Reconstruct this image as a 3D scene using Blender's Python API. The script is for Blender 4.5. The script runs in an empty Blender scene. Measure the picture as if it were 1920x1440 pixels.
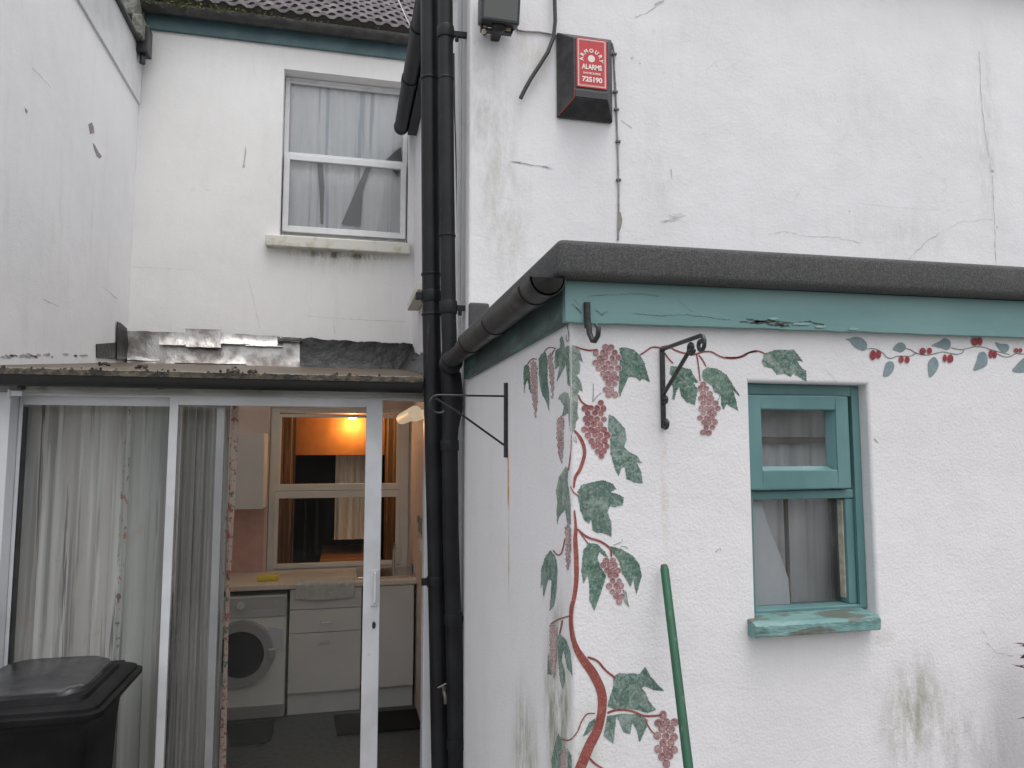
import bpy, bmesh, math, random
from mathutils import Vector, Matrix, noise
random.seed(7)
R = math.radians
sc = bpy.context.scene
COL = sc.collection

# ---------------------------------------------------------------- camera, sky, sun, exposure
H = 1.83
YAW, PIT, FPX = R(13.187), R(5.1455), 1357.6
cam_d = bpy.data.cameras.new("camera"); cam = bpy.data.objects.new("camera", cam_d); COL.objects.link(cam)
cam.location = (0, 0, H)
cam.rotation_euler = (R(90) + PIT, 0, -YAW)
cam_d.sensor_width = 36; cam_d.lens = 36 * FPX / 1920
cam_d.clip_start = 0.05; cam_d.clip_end = 500
sc.camera = cam
w = bpy.data.worlds.new("World"); sc.world = w; w.use_nodes = True
wn = w.node_tree; bg = wn.nodes["Background"]
sky = wn.nodes.new("ShaderNodeTexSky"); sky.sky_type = 'NISHITA'; sky.sun_disc = False
sky.sun_elevation = R(74); sky.sun_rotation = R(160); sky.air_density = 1.6; sky.dust_density = 6; sky.ozone_density = 1.0
hs = wn.nodes.new("ShaderNodeHueSaturation"); hs.inputs['Saturation'].default_value = 0.26
wn.links.new(sky.outputs[0], hs.inputs['Color']); wn.links.new(hs.outputs[0], bg.inputs[0])
bg.inputs[1].default_value = 0.15
sd = bpy.data.lights.new("sun", 'SUN'); sun = bpy.data.objects.new("sun", sd); COL.objects.link(sun)
sd.energy = 0.5; sd.angle = R(150); sd.color = (1, 0.985, 0.975)
sun.rotation_euler = (R(16), 0, R(-15))          # from above and a little behind the camera
sc.view_settings.view_transform = 'Standard'; sc.view_settings.look = 'None'
sc.view_settings.exposure = 0.44; sc.view_settings.gamma = 1
sc.render.engine = 'CYCLES'

# ---------------------------------------------------------------- survey (planes of the yard)
cy, sy, cp, sp = math.cos(YAW), math.sin(YAW), math.cos(PIT), math.sin(PIT)
FW = Vector((sy*cp, cy*cp, sp)); RT = Vector((cy, -sy, 0)); UP = RT.cross(FW)
def ray(px, py): return FW + RT*((px-960)/FPX) - UP*((py-720)/FPX)
def PY(px, py, Y):
    d = ray(px, py); t = Y/d.y; return Vector((d.x*t, Y, H+d.z*t))
def PX(px, py, X):
    d = ray(px, py); t = X/d.x; return Vector((X, d.y*t, H+d.z*t))
def PZ(px, py, Z):
    d = ray(px, py); t = (Z-H)/d.z; return Vector((d.x*t, d.y*t, Z))
YB = 5.95      # rear house wall
YR = 3.216     # front face of the two storey wing
YD = 3.55      # sliding doors of the lean-to kitchen
YO = 1.71      # front wall of the outhouse
X0 = PY(880, 400, YR).x       # side face shared by wing and outhouse
XL = PY(250, 400, YB).x       # neighbour's wall
XK = 3.40      # far right
# ---------------------------------------------------------------- materials
def newmat(name):
    m = bpy.data.materials.new(name); m.use_nodes = True
    nt = m.node_tree; b = nt.nodes["Principled BSDF"]; return m, nt, b
def N(nt, t, **kw):
    n = nt.nodes.new(t)
    for k, v in kw.items(): setattr(n, k, v)
    return n
def noise_node(nt, co, scale, detail=4, rough=.55, vec_scale=None, dist=0):
    if vec_scale:
        mp = N(nt, "ShaderNodeMapping"); mp.inputs['Scale'].default_value = vec_scale
        nt.links.new(co, mp.inputs[0]); co = mp.outputs[0]
    n = N(nt, "ShaderNodeTexNoise"); n.inputs['Scale'].default_value = scale
    n.inputs['Detail'].default_value = detail; n.inputs['Roughness'].default_value = rough
    n.inputs['Distortion'].default_value = dist
    nt.links.new(co, n.inputs['Vector']); return n.outputs[0]
def ramp(nt, fac, a, b):
    n = N(nt, "ShaderNodeMapRange"); n.interpolation_type = 'SMOOTHSTEP'
    n.inputs[1].default_value = a; n.inputs[2].default_value = b
    nt.links.new(fac, n.inputs[0]); return n.outputs[0]
def mul(nt, a, b):
    n = N(nt, "ShaderNodeMath", operation='MULTIPLY')
    for i, v in enumerate((a, b)):
        if isinstance(v, (int, float)): n.inputs[i].default_value = v
        else: nt.links.new(v, n.inputs[i])
    return n.outputs[0]
def mix(nt, fac, a, b):
    n = N(nt, "ShaderNodeMix", data_type='RGBA')
    if isinstance(fac, (int, float)): n.inputs[0].default_value = fac
    else: nt.links.new(fac, n.inputs[0])
    for i, v in ((6, a), (7, b)):
        if isinstance(v, tuple): n.inputs[i].default_value = (*v, 1)
        else: nt.links.new(v, n.inputs[i])
    return n.outputs[2]
def bump(nt, b, h, strength, dist=.01, prev=None):
    n = N(nt, "ShaderNodeBump"); n.inputs['Strength'].default_value = strength; n.inputs['Distance'].default_value = dist
    nt.links.new(h, n.inputs['Height'])
    if prev: nt.links.new(prev, n.inputs['Normal'])
    nt.links.new(n.outputs[0], b.inputs['Normal']); return n.outputs[0]
def coords(nt): return N(nt, "ShaderNodeTexCoord").outputs['Object']

def M(name, col, rough=.6, col2=None, scale=8, thr=(.4, .65), bscale=None, bstr=.2, bdist=.004, metal=0, spec=.5,
      layers=(), stretch=None):
    m, nt, b = newmat(name); co = coords(nt)
    b.inputs['Roughness'].default_value = rough; b.inputs['Metallic'].default_value = metal
    b.inputs['Specular IOR Level'].default_value = spec
    c = col
    if col2 is not None:
        c = mix(nt, ramp(nt, noise_node(nt, co, scale, vec_scale=stretch), *thr), col, col2)
    for (lc, lscale, lthr, lst, amt) in layers:
        f = mul(nt, ramp(nt, noise_node(nt, co, lscale, 6, .6, lst), *lthr), amt)
        c = mix(nt, f, c, lc)
    if isinstance(c, tuple): b.inputs['Base Color'].default_value = (*c, 1)
    else: nt.links.new(c, b.inputs['Base Color'])
    if bscale: bump(nt, b, noise_node(nt, co, bscale, 5, .6, stretch), bstr, bdist)
    return m

def render_mat(name, base=(.78, .775, .785), coarse=.5, stains=(), streak=.25, crack=.0, fine=90):
    """painted render: rough plaster bump, faint dirt, vertical rain streaks, local stains (centre, radii, colour, amount)"""
    m, nt, b = newmat(name); co = coords(nt)
    b.inputs['Roughness'].default_value = .72; b.inputs['Specular IOR Level'].default_value = .25
    c = mix(nt, ramp(nt, noise_node(nt, co, 1.6, 6, .6), .35, .75), base, tuple(v*.93 for v in base))
    c = mix(nt, mul(nt, ramp(nt, noise_node(nt, co, 3.2, 8, .65, (3.5, 3.5, .45)), .5, .82), streak), c, (.42, .43, .38))
    c = mix(nt, mul(nt, ramp(nt, noise_node(nt, co, 34, 6, .7), .62, .8), .22), c, (.5, .49, .48))
    for (ctr, rad, col, amt) in stains:
        sub = N(nt, "ShaderNodeVectorMath", operation='SUBTRACT'); nt.links.new(co, sub.inputs[0]); sub.inputs[1].default_value = ctr
        dv = N(nt, "ShaderNodeVectorMath", operation='DIVIDE'); nt.links.new(sub.outputs[0], dv.inputs[0]); dv.inputs[1].default_value = rad
        ln = N(nt, "ShaderNodeVectorMath", operation='LENGTH'); nt.links.new(dv.outputs[0], ln.inputs[0])
        f = ramp(nt, ln.outputs['Value'], 1.0, .1)
        nz = ramp(nt, noise_node(nt, co, 14, 8, .75, (1.3, 1.3, .38)), .34, .7)
        c = mix(nt, mul(nt, mul(nt, f, nz), amt), c, col)
    nt.links.new(c, b.inputs['Base Color'])
    p = bump(nt, b, noise_node(nt, co, 5, 4, .5), .5*coarse, .03)
    p = bump(nt, b, noise_node(nt, co, fine, 5, .62), .75*coarse, .006, p)
    if crack:
        v = N(nt, "ShaderNodeTexVoronoi", feature='DISTANCE_TO_EDGE'); v.inputs['Scale'].default_value = 1.1
        nz = N(nt, "ShaderNodeTexNoise"); nz.inputs['Scale'].default_value = 3; nt.links.new(co, nz.inputs[0])
        ad = N(nt, "ShaderNodeVectorMath", operation='ADD'); nt.links.new(co, ad.inputs[0]); nt.links.new(nz.outputs[1], ad.inputs[1])
        nt.links.new(ad.outputs[0], v.inputs['Vector'])
        f = mul(nt, ramp(nt, v.outputs['Distance'], .006, .0), ramp(nt, noise_node(nt, co, 2.3, 3), .5, .6))
        c2 = mix(nt, mul(nt, f, crack), c, (.35, .34, .33)); nt.links.new(c2, b.inputs['Base Color'])
    return m

def glass_mat(name, tint=(.9, .95, .95), dirt=.05, fres=1.5, rough=.02):
    m, nt, b = newmat(name); nt.nodes.remove(b); out = nt.nodes["Material Output"]; co = coords(nt)
    tr = N(nt, "ShaderNodeBsdfTransparent"); tr.inputs[0].default_value = (*tint, 1)
    gl = N(nt, "ShaderNodeBsdfGlossy"); gl.inputs['Roughness'].default_value = rough
    df = N(nt, "ShaderNodeBsdfDiffuse"); df.inputs[0].default_value = (.6, .62, .62, 1)
    fr = N(nt, "ShaderNodeFresnel"); fr.inputs[0].default_value = fres
    m1 = N(nt, "ShaderNodeMixShader"); nt.links.new(fr.outputs[0], m1.inputs[0]); nt.links.new(tr.outputs[0], m1.inputs[1]); nt.links.new(gl.outputs[0], m1.inputs[2])
    m2 = N(nt, "ShaderNodeMixShader")
    n = N(nt, "ShaderNodeMapRange"); n.inputs[1].default_value = .3; n.inputs[2].default_value = .8; n.inputs[3].default_value = dirt*.3; n.inputs[4].default_value = dirt*1.8
    nt.links.new(noise_node(nt, co, 9, 6, .7, (1, 1, .5)), n.inputs[0]); nt.links.new(n.outputs[0], m2.inputs[0])
    nt.links.new(m1.outputs[0], m2.inputs[1]); nt.links.new(df.outputs[0], m2.inputs[2])
    nt.links.new(m2.outputs[0], out.inputs[0]); return m
def emit_mat(name, col, s):
    m, nt, b = newmat(name); b.inputs['Base Color'].default_value = (*col, 1)
    b.inputs['Emission Color'].default_value = (*col, 1); b.inputs['Emission Strength'].default_value = s; return m
def cloth_mat(name, base, streaks, floral=(), trans=.25, rough=.9, band=()):
    m, nt, b = newmat(name); co = coords(nt); b.inputs['Roughness'].default_value = rough; b.inputs['Specular IOR Level'].default_value = .1
    c = base
    for col, sx, thr, amt in streaks:
        c = mix(nt, mul(nt, ramp(nt, noise_node(nt, co, sx, 4, .6, (1, .6, .03)), *thr), amt), c, col)
    for col, s, thr, amt in floral:
        c = mix(nt, mul(nt, ramp(nt, noise_node(nt, co, s, 3, .6, None, .6), *thr), amt), c, col)
    for col, s, thr in band:      # printed flowers only along a few folds
        m_ = mul(nt, ramp(nt, noise_node(nt, co, s, 3, .6, (1, 1, .6), .6), *thr), ramp(nt, noise_node(nt, co, 13, 1, .5, (1, .2, .012)), .66, .72))
        c = mix(nt, m_, c, col)
    if isinstance(c, tuple): b.inputs['Base Color'].default_value = (*c, 1)
    else: nt.links.new(c, b.inputs['Base Color'])
    if trans:
        t = N(nt, "ShaderNodeBsdfTransparent"); mx = N(nt, "ShaderNodeMixShader"); mx.inputs[0].default_value = 1-trans
        nt.links.new(t.outputs[0], mx.inputs[1]); nt.links.new(b.outputs[0], mx.inputs[2]); nt.links.new(mx.outputs[0], nt.nodes["Material Output"].inputs[0])
    return m
def paint_mat(name, dark, light, scale=42, thr=(.38, .6), wear=.3):
    """hand painted colour on rough render: stippled light/dark with the wall showing through"""
    m, nt, b = newmat(name); co = coords(nt); b.inputs['Roughness'].default_value = .75; b.inputs['Specular IOR Level'].default_value = .2
    c = mix(nt, ramp(nt, noise_node(nt, co, scale, 6, .75, None, 1.5), *thr), dark, light)
    c = mix(nt, mul(nt, ramp(nt, noise_node(nt, co, 13, 3, .6), .42, .6), .6), c, tuple(d*.75+l*.05 for d, l in zip(dark, light)))
    c = mix(nt, mul(nt, ramp(nt, noise_node(nt, co, 21, 4, .65), .50, .64), .55), c, tuple(l*1.08 for l in light))
    c = mix(nt, mul(nt, ramp(nt, noise_node(nt, co, scale*3.2, 5, .7), .5, .66), wear), c, (.68, .69, .69))
    nt.links.new(c, b.inputs['Base Color'])
    bump(nt, b, noise_node(nt, co, 90, 5, .62), .35, .006); return m

pz = lambda px, py, Y: tuple(PY(px, py, Y))
GREEN = (.30, .33, .22); GREY = (.36, .36, .34)
MT = {}
MT['rear'] = render_mat('rear_render', base=(.80, .797, .79), coarse=.3, streak=.12, crack=.12, stains=[(pz(630, 480, YB), (.6, .2, .22), GREEN, .4), (pz(630, 478, YB), (.62, .2, .045), (.16, .16, .11), 1.3)])
MT['left'] = render_mat('left_render', base=(.84, .845, .865), coarse=.28, streak=.2, crack=.08)
MT['wing'] = render_mat('wing_render', base=(.77, .765, .795), coarse=.42, streak=.16, crack=.16, fine=60, stains=[
    (pz(905, 190, YR), (.22, .3, .55), GREY, .5), (pz(960, 400, YR), (.16, .3, .6), GREEN, .3), (pz(1000, 110, YR), (.12, .3, .25), (.5, .48, .4), .7),
    (pz(1230, 330, YR), (.16, .3, .5), GREY, .25), (pz(1850, 250, YR), (.14, .3, .9), (.42, .44, .38), .5), (pz(1620, 210, YR), (.3, .3, .4), (.55, .56, .5), .3), (pz(1690, 440, YR), (.5, .3, .2), (.55, .56, .55), .5), (pz(930, 330, YR), (.16, .3, .7), (.45, .45, .38), .4)])
MT['out'] = render_mat('outhouse_render', base=(.765, .755, .785), coarse=.5, streak=.10, fine=130, stains=[
    (pz(1715, 1330, YO), (.17, .3, .2), (.24, .25, .17), .85), (pz(1800, 1420, YO), (.3, .3, .22), GREY, .6), (pz(1246, 900, YO), (.016, .3, .22), (.45, .30, .14), .6),
    (pz(1655, 1195, YO), (.05, .2, .03), GREEN, .7), (pz(1100, 1440, YO), (.13, .3, .2), GREEN, .5),
    (tuple(PX(953, 905, X0)), (.2, .020, .15), (.60, .25, .03), 3), (tuple(PX(954, 1020, X0)), (.2, .014, .26), (.5, .44, .18), 2),
    (tuple(PX(1045, 1330, X0)), (.2, .17, .4), (.30, .32, .25), 1.6), (tuple(PX(985, 1440, X0)), (.2, .24, .34), GREEN, 1.1)])
MT['teal'] = M('teal_gloss_paint', (.145, .275, .28), .42, (.175, .31, .315), 6, bscale=22, bstr=.25, stretch=(.25, 1, 1),
               layers=[((.055, .06, .055), 17, (.70, .74), (.22, 1, 1.6), .8), ((.24, .34, .33), 9, (.55, .75), None, .35)])
MT['teal_shade_grime'] = M('shaded_grimy_teal', (.135, .26, .265), .55, (.05, .085, .08), 8, (.28, .52), bscale=22, bstr=.25, stretch=(1, .3, 1), layers=[((.03, .04, .035), 14, (.5, .7), None, .6)])  # gutter shade painted into the side board's colour, along with grime
MT['teal2'] = M('teal_window_paint', (.095, .205, .215), .4, (.125, .25, .255), 7, bscale=30, bstr=.2, stretch=(1, 1, .4))
MT['tealsill'] = M('flaking_teal_paint', (.12, .25, .25), .5, (.18, .31, .30), 12, bscale=26, bstr=.9, bdist=.012, stretch=(.4, 1, 1.4),
                   layers=[((.11, .10, .085), 16, (.49, .55), (.35, 1, 1.6), .8), ((.42, .30, .22), 8, (.62, .68), (.5, 1, 1), .8)])
MT['tealfar'] = M('far_teal_paint', (.06, .115, .13), .5, (.085, .15, .165), 5)
MT['black'] = M('black_plastic', (.018, .019, .022), .38, (.03, .031, .034), 9, layers=[((.09, .09, .095), 30, (.6, .8), (1, 1, .2), .35)])
MT['cast'] = M('black_painted_iron', (.009, .0095, .012), .42, (.015, .016, .019), 6, bscale=25, bstr=.15, layers=[((.12, .12, .12), 20, (.66, .8), (1, 1, .15), .4)], spec=.3)
MT['iron'] = M('wrought_iron_paint', (.014, .017, .017), .35, (.03, .03, .03), 40, bscale=120, bstr=.3)
MT['gutter'] = M('weathered_gutter', (.03, .031, .033), .5, (.055, .055, .055), 12, layers=[((.10, .09, .06), 22, (.55, .75), None, .5)])
MT['felt'] = M('mineral_roof_felt', (.05, .052, .055), .85, (.095, .095, .095), 260, (.42, .62), bscale=300, bstr=.7, bdist=.004,
               layers=[((.13, .125, .12), 5, (.5, .8), None, .35), ((.16, .16, .16), 420, (.62, .7), None, .6)])
MT['white'] = M('white_frame_paint', (.70, .71, .73), .35, (.62, .63, .64), 5, layers=[((.25, .25, .2), 30, (.66, .8), None, .4)])
MT['alu'] = M('white_aluminium', (.62, .63, .66), .32, (.52, .54, .56), 4, layers=[((.2, .2, .18), 24, (.68, .8), None, .5)])
MT['head'] = M('dirty_white_boarding', (.40, .40, .39), .6, (.26, .26, .24), 9, stretch=(.3, 1, 1), layers=[((.08, .09, .06), 16, (.55, .7), (.5, 1, 1), .6)])
MT['sillstone'] = M('painted_stone_sill', (.66, .65, .60), .7, (.48, .48, .36), 10, (.5, .7), bscale=40, bstr=.3)
MT['tile'] = M('concrete_roof_tile', (.32, .30, .315), .6, (.50, .475, .485), 9, (.4, .7), bscale=90, bstr=.5, layers=[((.16, .19, .10), 14, (.6, .75), None, .5)])
MT['moss'] = M('moss', (.07, .095, .025), .95, (.13, .10, .045), 20)
MT['lead'] = M('silver_flashing', (.50, .49, .48), .33, (.22, .20, .19), 7, (.42, .66), metal=.55, bscale=14, bstr=.6, bdist=.012,
               layers=[((.12, .10, .09), 7, (.52, .68), (.5, 1, 1), .4)])
MT['bitumen'] = M('black_bitumen', (.009, .009, .010), .42, (.018, .018, .018), 12, bscale=16, bstr=.7, bdist=.015, layers=[((.22, .22, .22), 15, (.68, .74), (.5, 1, 1.5), .5)])
MT['sheet'] = M('weathered_roof_sheet', (.26, .235, .20), .22, (.15, .125, .10), 6, bscale=10, bstr=.2, stretch=(.5, 1.5, 1), spec=.6)
_nt = MT['sheet'].node_tree; _t = _nt.nodes.new("ShaderNodeBsdfTranslucent"); _t.inputs[0].default_value = (.84, .80, .76, 1)
_m = _nt.nodes.new("ShaderNodeMixShader"); _m.inputs[0].default_value = .62  # translucency added so daylight through the roof fills the kitchen
_nt.links.new(_nt.nodes["Principled BSDF"].outputs[0], _m.inputs[1]); _nt.links.new(_t.outputs[0], _m.inputs[2]); _nt.links.new(_m.outputs[0], _nt.nodes["Material Output"].inputs[0])
MT['mossedge'] = M('mossy_gutter_edge', (.06, .05, .04), .8, (.12, .10, .07), 26, (.45, .6), bscale=60, bstr=.9, bdist=.02, layers=[((.02, .02, .018), 14, (.5, .6), (.6, 1, 1), .9), ((.24, .2, .17), 40, (.62, .7), None, .6)])
MT['asphalt'] = M('yard_concrete', (.30, .295, .28), .9, (.22, .22, .21), 5, bscale=80, bstr=.4)
MT['glass'] = glass_mat('window_glass', tint=(1, 1, 1), dirt=.004, fres=1.3)
MT['glassup'] = glass_mat('upstairs_glass', tint=(1, 1, 1), dirt=.06, fres=1.55)
MT['glassout'] = glass_mat('dirty_glass', tint=(.91, .92, .93), dirt=.10, rough=.12)
MT['glassdoor'] = glass_mat('door_glass', tint=(.985, .99, .985), dirt=.006, fres=1.4)
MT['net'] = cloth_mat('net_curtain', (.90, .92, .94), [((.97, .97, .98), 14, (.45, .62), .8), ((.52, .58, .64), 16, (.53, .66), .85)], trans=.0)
MT['netdim'] = cloth_mat('dim_net_curtain', (.70, .70, .72), [((.88, .88, .9), 12, (.45, .65), .8), ((.36, .34, .33), 9, (.5, .75), .6)], trans=.05)
MT['drape'] = cloth_mat('floral_curtain_lining', (.40, .39, .375), [((.54, .55, .54), 18, (.45, .62), .8), ((.26, .25, .24), 30, (.52, .62), .85), ((.15, .145, .15), 24, (.61, .65), .9), ((.30, .32, .31), 7, (.45, .62), .75)],  # dark streaks paint the shade of the folds into the cloth
                        floral=[((.40, .22, .18), 9, (.62, .72), .2)], trans=0, band=[((.16, .13, .12), 42, (.60, .66)), ((.34, .17, .15), 30, (.62, .68)), ((.16, .22, .16), 47, (.63, .68))])
MT['floral'] = cloth_mat('floral_curtain_face', (.62, .50, .44), [], floral=[((.42, .10, .09), 26, (.56, .62), .85), ((.10, .18, .10), 33, (.58, .63), .8), ((.09, .07, .07), 60, (.62, .66), .8)], trans=0)
MT['brown'] = cloth_mat('brown_curtain', (.23, .14, .08), [((.36, .22, .14), 20, (.45, .6), .8), ((.07, .045, .035), 26, (.5, .65), .8)], trans=0)
MT['orange'] = M('orange_fabric', (.50, .19, .04), .8, (.42, .155, .03), 7, bscale=160, bstr=.2)
MT['darkroom'] = M('dark_room_wall', (.05, .045, .04), .9)
MT['pink'] = M('pink_plaster', (.74, .62, .56), .7, (.70, .57, .51), 5)
MT['tilepink'] = M('pink_wall_tile', (.66, .42, .37), .35, (.72, .48, .43), 14)
MT['unit'] = M('grey_laminate', (.72, .73, .71), .45, (.68, .69, .67), 4)
MT['unitlight'] = M('white_laminate', (.82, .83, .81), .4, (.78, .8, .78), 4)
MT['worktop'] = M('cream_worktop', (.78, .72, .64), .35, (.70, .64, .56), 60)
MT['appl'] = M('white_enamel', (.80, .82, .78), .3)
MT['applgrey'] = M('grey_appliance_plastic', (.42, .43, .43), .25, metal=.3)
MT['chrome'] = M('brushed_metal', (.6, .6, .62), .25, metal=1)
MT['darkglass'] = M('dark_porthole_glass', (.008, .008, .01), .08, spec=.15)
MT['vinyl'] = M('grey_green_vinyl_floor', (.085, .10, .10), .45, (.065, .075, .075), 30)
MT['mat'] = M('black_rug', (.012, .012, .013), .95, bscale=200, bstr=.5)
MT['yellow'] = M('yellow_sponge', (.75, .62, .08), .8)
MT['blue'] = M('blue_plastic', (.03, .16, .42), .5)
MT['towel'] = M('pale_towel', (.62, .64, .60), .95, (.52, .55, .52), 30, bscale=150, bstr=.6)
MT['paper'] = M('paper', (.62, .62, .70), .8)
MT['bin'] = M('dark_bin_plastic', (.007, .007, .008), .55, (.012, .012, .013), 7, bscale=110, bstr=.12, spec=.14)
MT['pole'] = M('green_painted_wood', (.012, .095, .048), .5, (.009, .065, .035), 12, stretch=(1, 1, .15), layers=[((.02, .05, .03), 40, (.60, .70), (1, 1, .3), .8), ((.2, .18, .12), 70, (.62, .70), (1, 1, .2), .5)])
MT['poleend'] = M('dirty_wood', (.10, .07, .05), .8)
MT['red'] = M('red_label', (.52, .035, .045), .5, (.46, .04, .05), 25)
MT['redline'] = M('red_plastic', (.35, .05, .03), .5)
MT['cream'] = M('cream_lettering', (.80, .72, .68), .6)
MT['amber'] = M('aged_cream_plastic', (.62, .50, .32), .5, (.4, .38, .33), 60)
MT['cable'] = M('grey_cable', (.33, .32, .31), .7, (.2, .2, .2), 30)
MT['wirewhite'] = M('white_wire', (.7, .7, .7), .5)
MT['patch'] = M('bare_plaster_patch', (.33, .29, .31), .9, (.25, .23, .24), 40)
MT['crack'] = M('dark_crack', (.48, .47, .475), .95)
MT['red_cloth'] = M('dark_maroon_leaf', (.10, .012, .035), .7)
MT['leafD'] = paint_mat('leaf_deep_green', (.052, .122, .09), (.17, .25, .21), wear=.28)
MT['leafM'] = paint_mat('leaf_mid_green', (.075, .145, .118), (.26, .325, .295), thr=(.4, .62), wear=.25)
MT['leafP'] = paint_mat('leaf_pale_green', (.12, .19, .155), (.33, .38, .35), thr=(.35, .6), wear=.3)
MT['leafB'] = paint_mat('leaf_blue_grey', (.21, .28, .305), (.25, .32, .345), wear=.1)
MT['stemR'] = paint_mat('vine_red_brown', (.25, .062, .052), (.34, .115, .10), scale=60, thr=(.4, .65), wear=.12)
MT['stemG'] = paint_mat('stem_grey_green', (.22, .25, .23), (.30, .32, .29), wear=.1)
MT['grape'] = paint_mat('grape_dark_red', (.19, .05, .062), (.29, .12, .13), scale=60, wear=.1)
MT['rim'] = paint_mat('pale_grape_outline', (.60, .50, .50), (.68, .62, .62), wear=.2)
MT['grapeM'] = paint_mat('grape_mid_red', (.26, .085, .095), (.38, .21, .21), scale=60, wear=.2)
MT['grapeL'] = paint_mat('grape_pale_pink', (.30, .15, .16), (.46, .34, .34), scale=60, thr=(.4, .6), wear=.3)
MT['grapeS'] = paint_mat('grape_grey_pink', (.30, .20, .205), (.47, .42, .42), scale=80, thr=(.4, .6), wear=.35)
MT['berry'] = paint_mat('berry_red', (.28, .035, .05), (.36, .09, .10), scale=60, wear=.06)

# ---------------------------------------------------------------- mesh helpers (world coordinates)
class MB:
    def __init__(s): s.v = []; s.f = []; s.m = []
    def add(s, vs, fs, mi=0):
        o = len(s.v); s.v += [Vector(v) for v in vs]
        for f in fs: s.f.append([o+i for i in f]); s.m.append(mi)
        return s
    def box(s, x0, x1, y0, y1, z0, z1, mi=0, mat=None):
        vs = [(x, y, z) for z in (z0, z1) for y in (y0, y1) for x in (x0, x1)]
        if mat: vs = [mat @ Vector(v) for v in vs]
        return s.add(vs, [(0, 2, 3, 1), (4, 5, 7, 6), (0, 1, 5, 4), (2, 6, 7, 3), (0, 4, 6, 2), (1, 3, 7, 5)], mi)
    def tube(s, pts, r, n=12, mi=0, cap=True, flat=1.0):
        pts = [Vector(p) for p in pts]; k = len(pts); rr = r if isinstance(r, (list, tuple)) else [r]*k
        rings = []; up = None
        for i, p in enumerate(pts):
            t = (pts[min(i+1, k-1)]-pts[max(i-1, 0)]).normalized()
            if up is None:
                a = Vector((0, 0, 1)) if abs(t.z) < .9 else Vector((1, 0, 0)); up = (a - t*a.dot(t)).normalized()
            else: up = (up - t*up.dot(t)).normalized()
            sd_ = t.cross(up); rings.append([p+(up*math.cos(2*math.pi*j/n)*flat+sd_*math.sin(2*math.pi*j/n))*rr[i] for j in range(n)])
        vs = [v for q in rings for v in q]; fs = []
        for i in range(k-1):
            for j in range(n): fs.append((i*n+j, i*n+(j+1) % n, (i+1)*n+(j+1) % n, (i+1)*n+j))
        if cap: fs.append(tuple(range(n))[::-1]); fs.append(tuple((k-1)*n+j for j in range(n)))
        return s.add(vs, fs, mi)
    def prism(s, poly, off, mi=0):
        n = len(poly); off = Vector(off); a = [Vector(p) for p in poly]; b = [p+off for p in a]
        return s.add(a+b, [tuple(range(n)), tuple(range(2*n-1, n-1, -1))] + [(i, (i+1) % n, n+(i+1) % n, n+i)[::-1] for i in range(n)], mi)
    def poly(s, pts, mi=0): return s.add(pts, [tuple(range(len(pts)))], mi)
    def sphere(s, c, r, nu=12, nv=8, mi=0, sq=(1, 1, 1)):
        c = Vector(c); vs = []; fs = []
        for i in range(nv+1):
            th = math.pi*i/nv
            for j in range(nu):
                ph = 2*math.pi*j/nu; vs.append(c+Vector((math.sin(th)*math.cos(ph)*r*sq[0], math.sin(th)*math.sin(ph)*r*sq[1], math.cos(th)*r*sq[2])))
        for i in range(nv):
            for j in range(nu): fs.append((i*nu+j, (i+1)*nu+j, (i+1)*nu+(j+1) % nu, i*nu+(j+1) % nu))
        return s.add(vs, fs, mi)
    def build(s, name, mats, parent=None, smooth=False, bevel=0, seg=2, fixn=True, jitter=0):
        me = bpy.data.meshes.new(name)
        org = Vector((0, 0, 0))
        me.from_pydata([tuple(v-org) for v in s.v], [], s.f)
        mats = mats if isinstance(mats, (list, tuple)) else [mats]
        for m in mats: me.materials.append(m)
        for p, mi in zip(me.polygons, s.m): p.material_index = mi
        bm = bmesh.new(); bm.from_mesh(me); bmesh.ops.remove_doubles(bm, verts=bm.verts, dist=1e-5)
        if fixn: bmesh.ops.recalc_face_normals(bm, faces=bm.faces)
        if bevel:
            eds = [e for e in bm.edges if len(e.link_faces) == 2 and e.calc_face_angle(0) > R(35)]
            bmesh.ops.bevel(bm, geom=eds, offset=bevel, segments=seg, affect='EDGES', clamp_overlap=True, profile=.5)
        if smooth:
            for f in bm.faces: f.smooth = True
            for e in bm.edges:
                if len(e.link_faces) == 2 and e.calc_face_angle(0) > R(50): e.smooth = False
        bm.to_mesh(me); bm.free()
        o = bpy.data.objects.new(name, me); COL.objects.link(o)
        if parent is not None: adopt(o, parent)
        return o
def wloc(o):
    v = Vector(o.location)
    return v
def adopt(o, parent):
    o.parent = parent
    # children are modelled in world coordinates: cancel the parent's offset
    p = parent; off = Vector((0, 0, 0))
    while p is not None:
        off += Vector(p.location) + (p.matrix_parent_inverse.translation if p.parent else Vector((0, 0, 0)))
        p = p.parent
    o.matrix_parent_inverse = Matrix.Translation(-off)
def tag(o, label=None, cat=None, group=None, kind=None):
    if label: o['label'] = label
    if cat: o['category'] = cat
    if group: o['group'] = group
    if kind: o['kind'] = kind
    return o
def thing(name, label, cat, loc, group=None):
    o = bpy.data.objects.new(name, None); o.empty_display_size = .1; o.location = loc; COL.objects.link(o)
    return tag(o, label, cat, group)
def single(mb, name, mat, label, cat, group=None, **kw):
    """a thing that is one mesh: origin moved to the middle of its base"""
    xs = [v.x for v in mb.v]; ys = [v.y for v in mb.v]; zs = [v.z for v in mb.v]
    c = Vector(((min(xs)+max(xs))/2, (min(ys)+max(ys))/2, min(zs)))
    mb.v = [v-c for v in mb.v]
    o = mb.build(name, mat, None, **kw); o.location = c
    return tag(o, label, cat, group)
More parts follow.
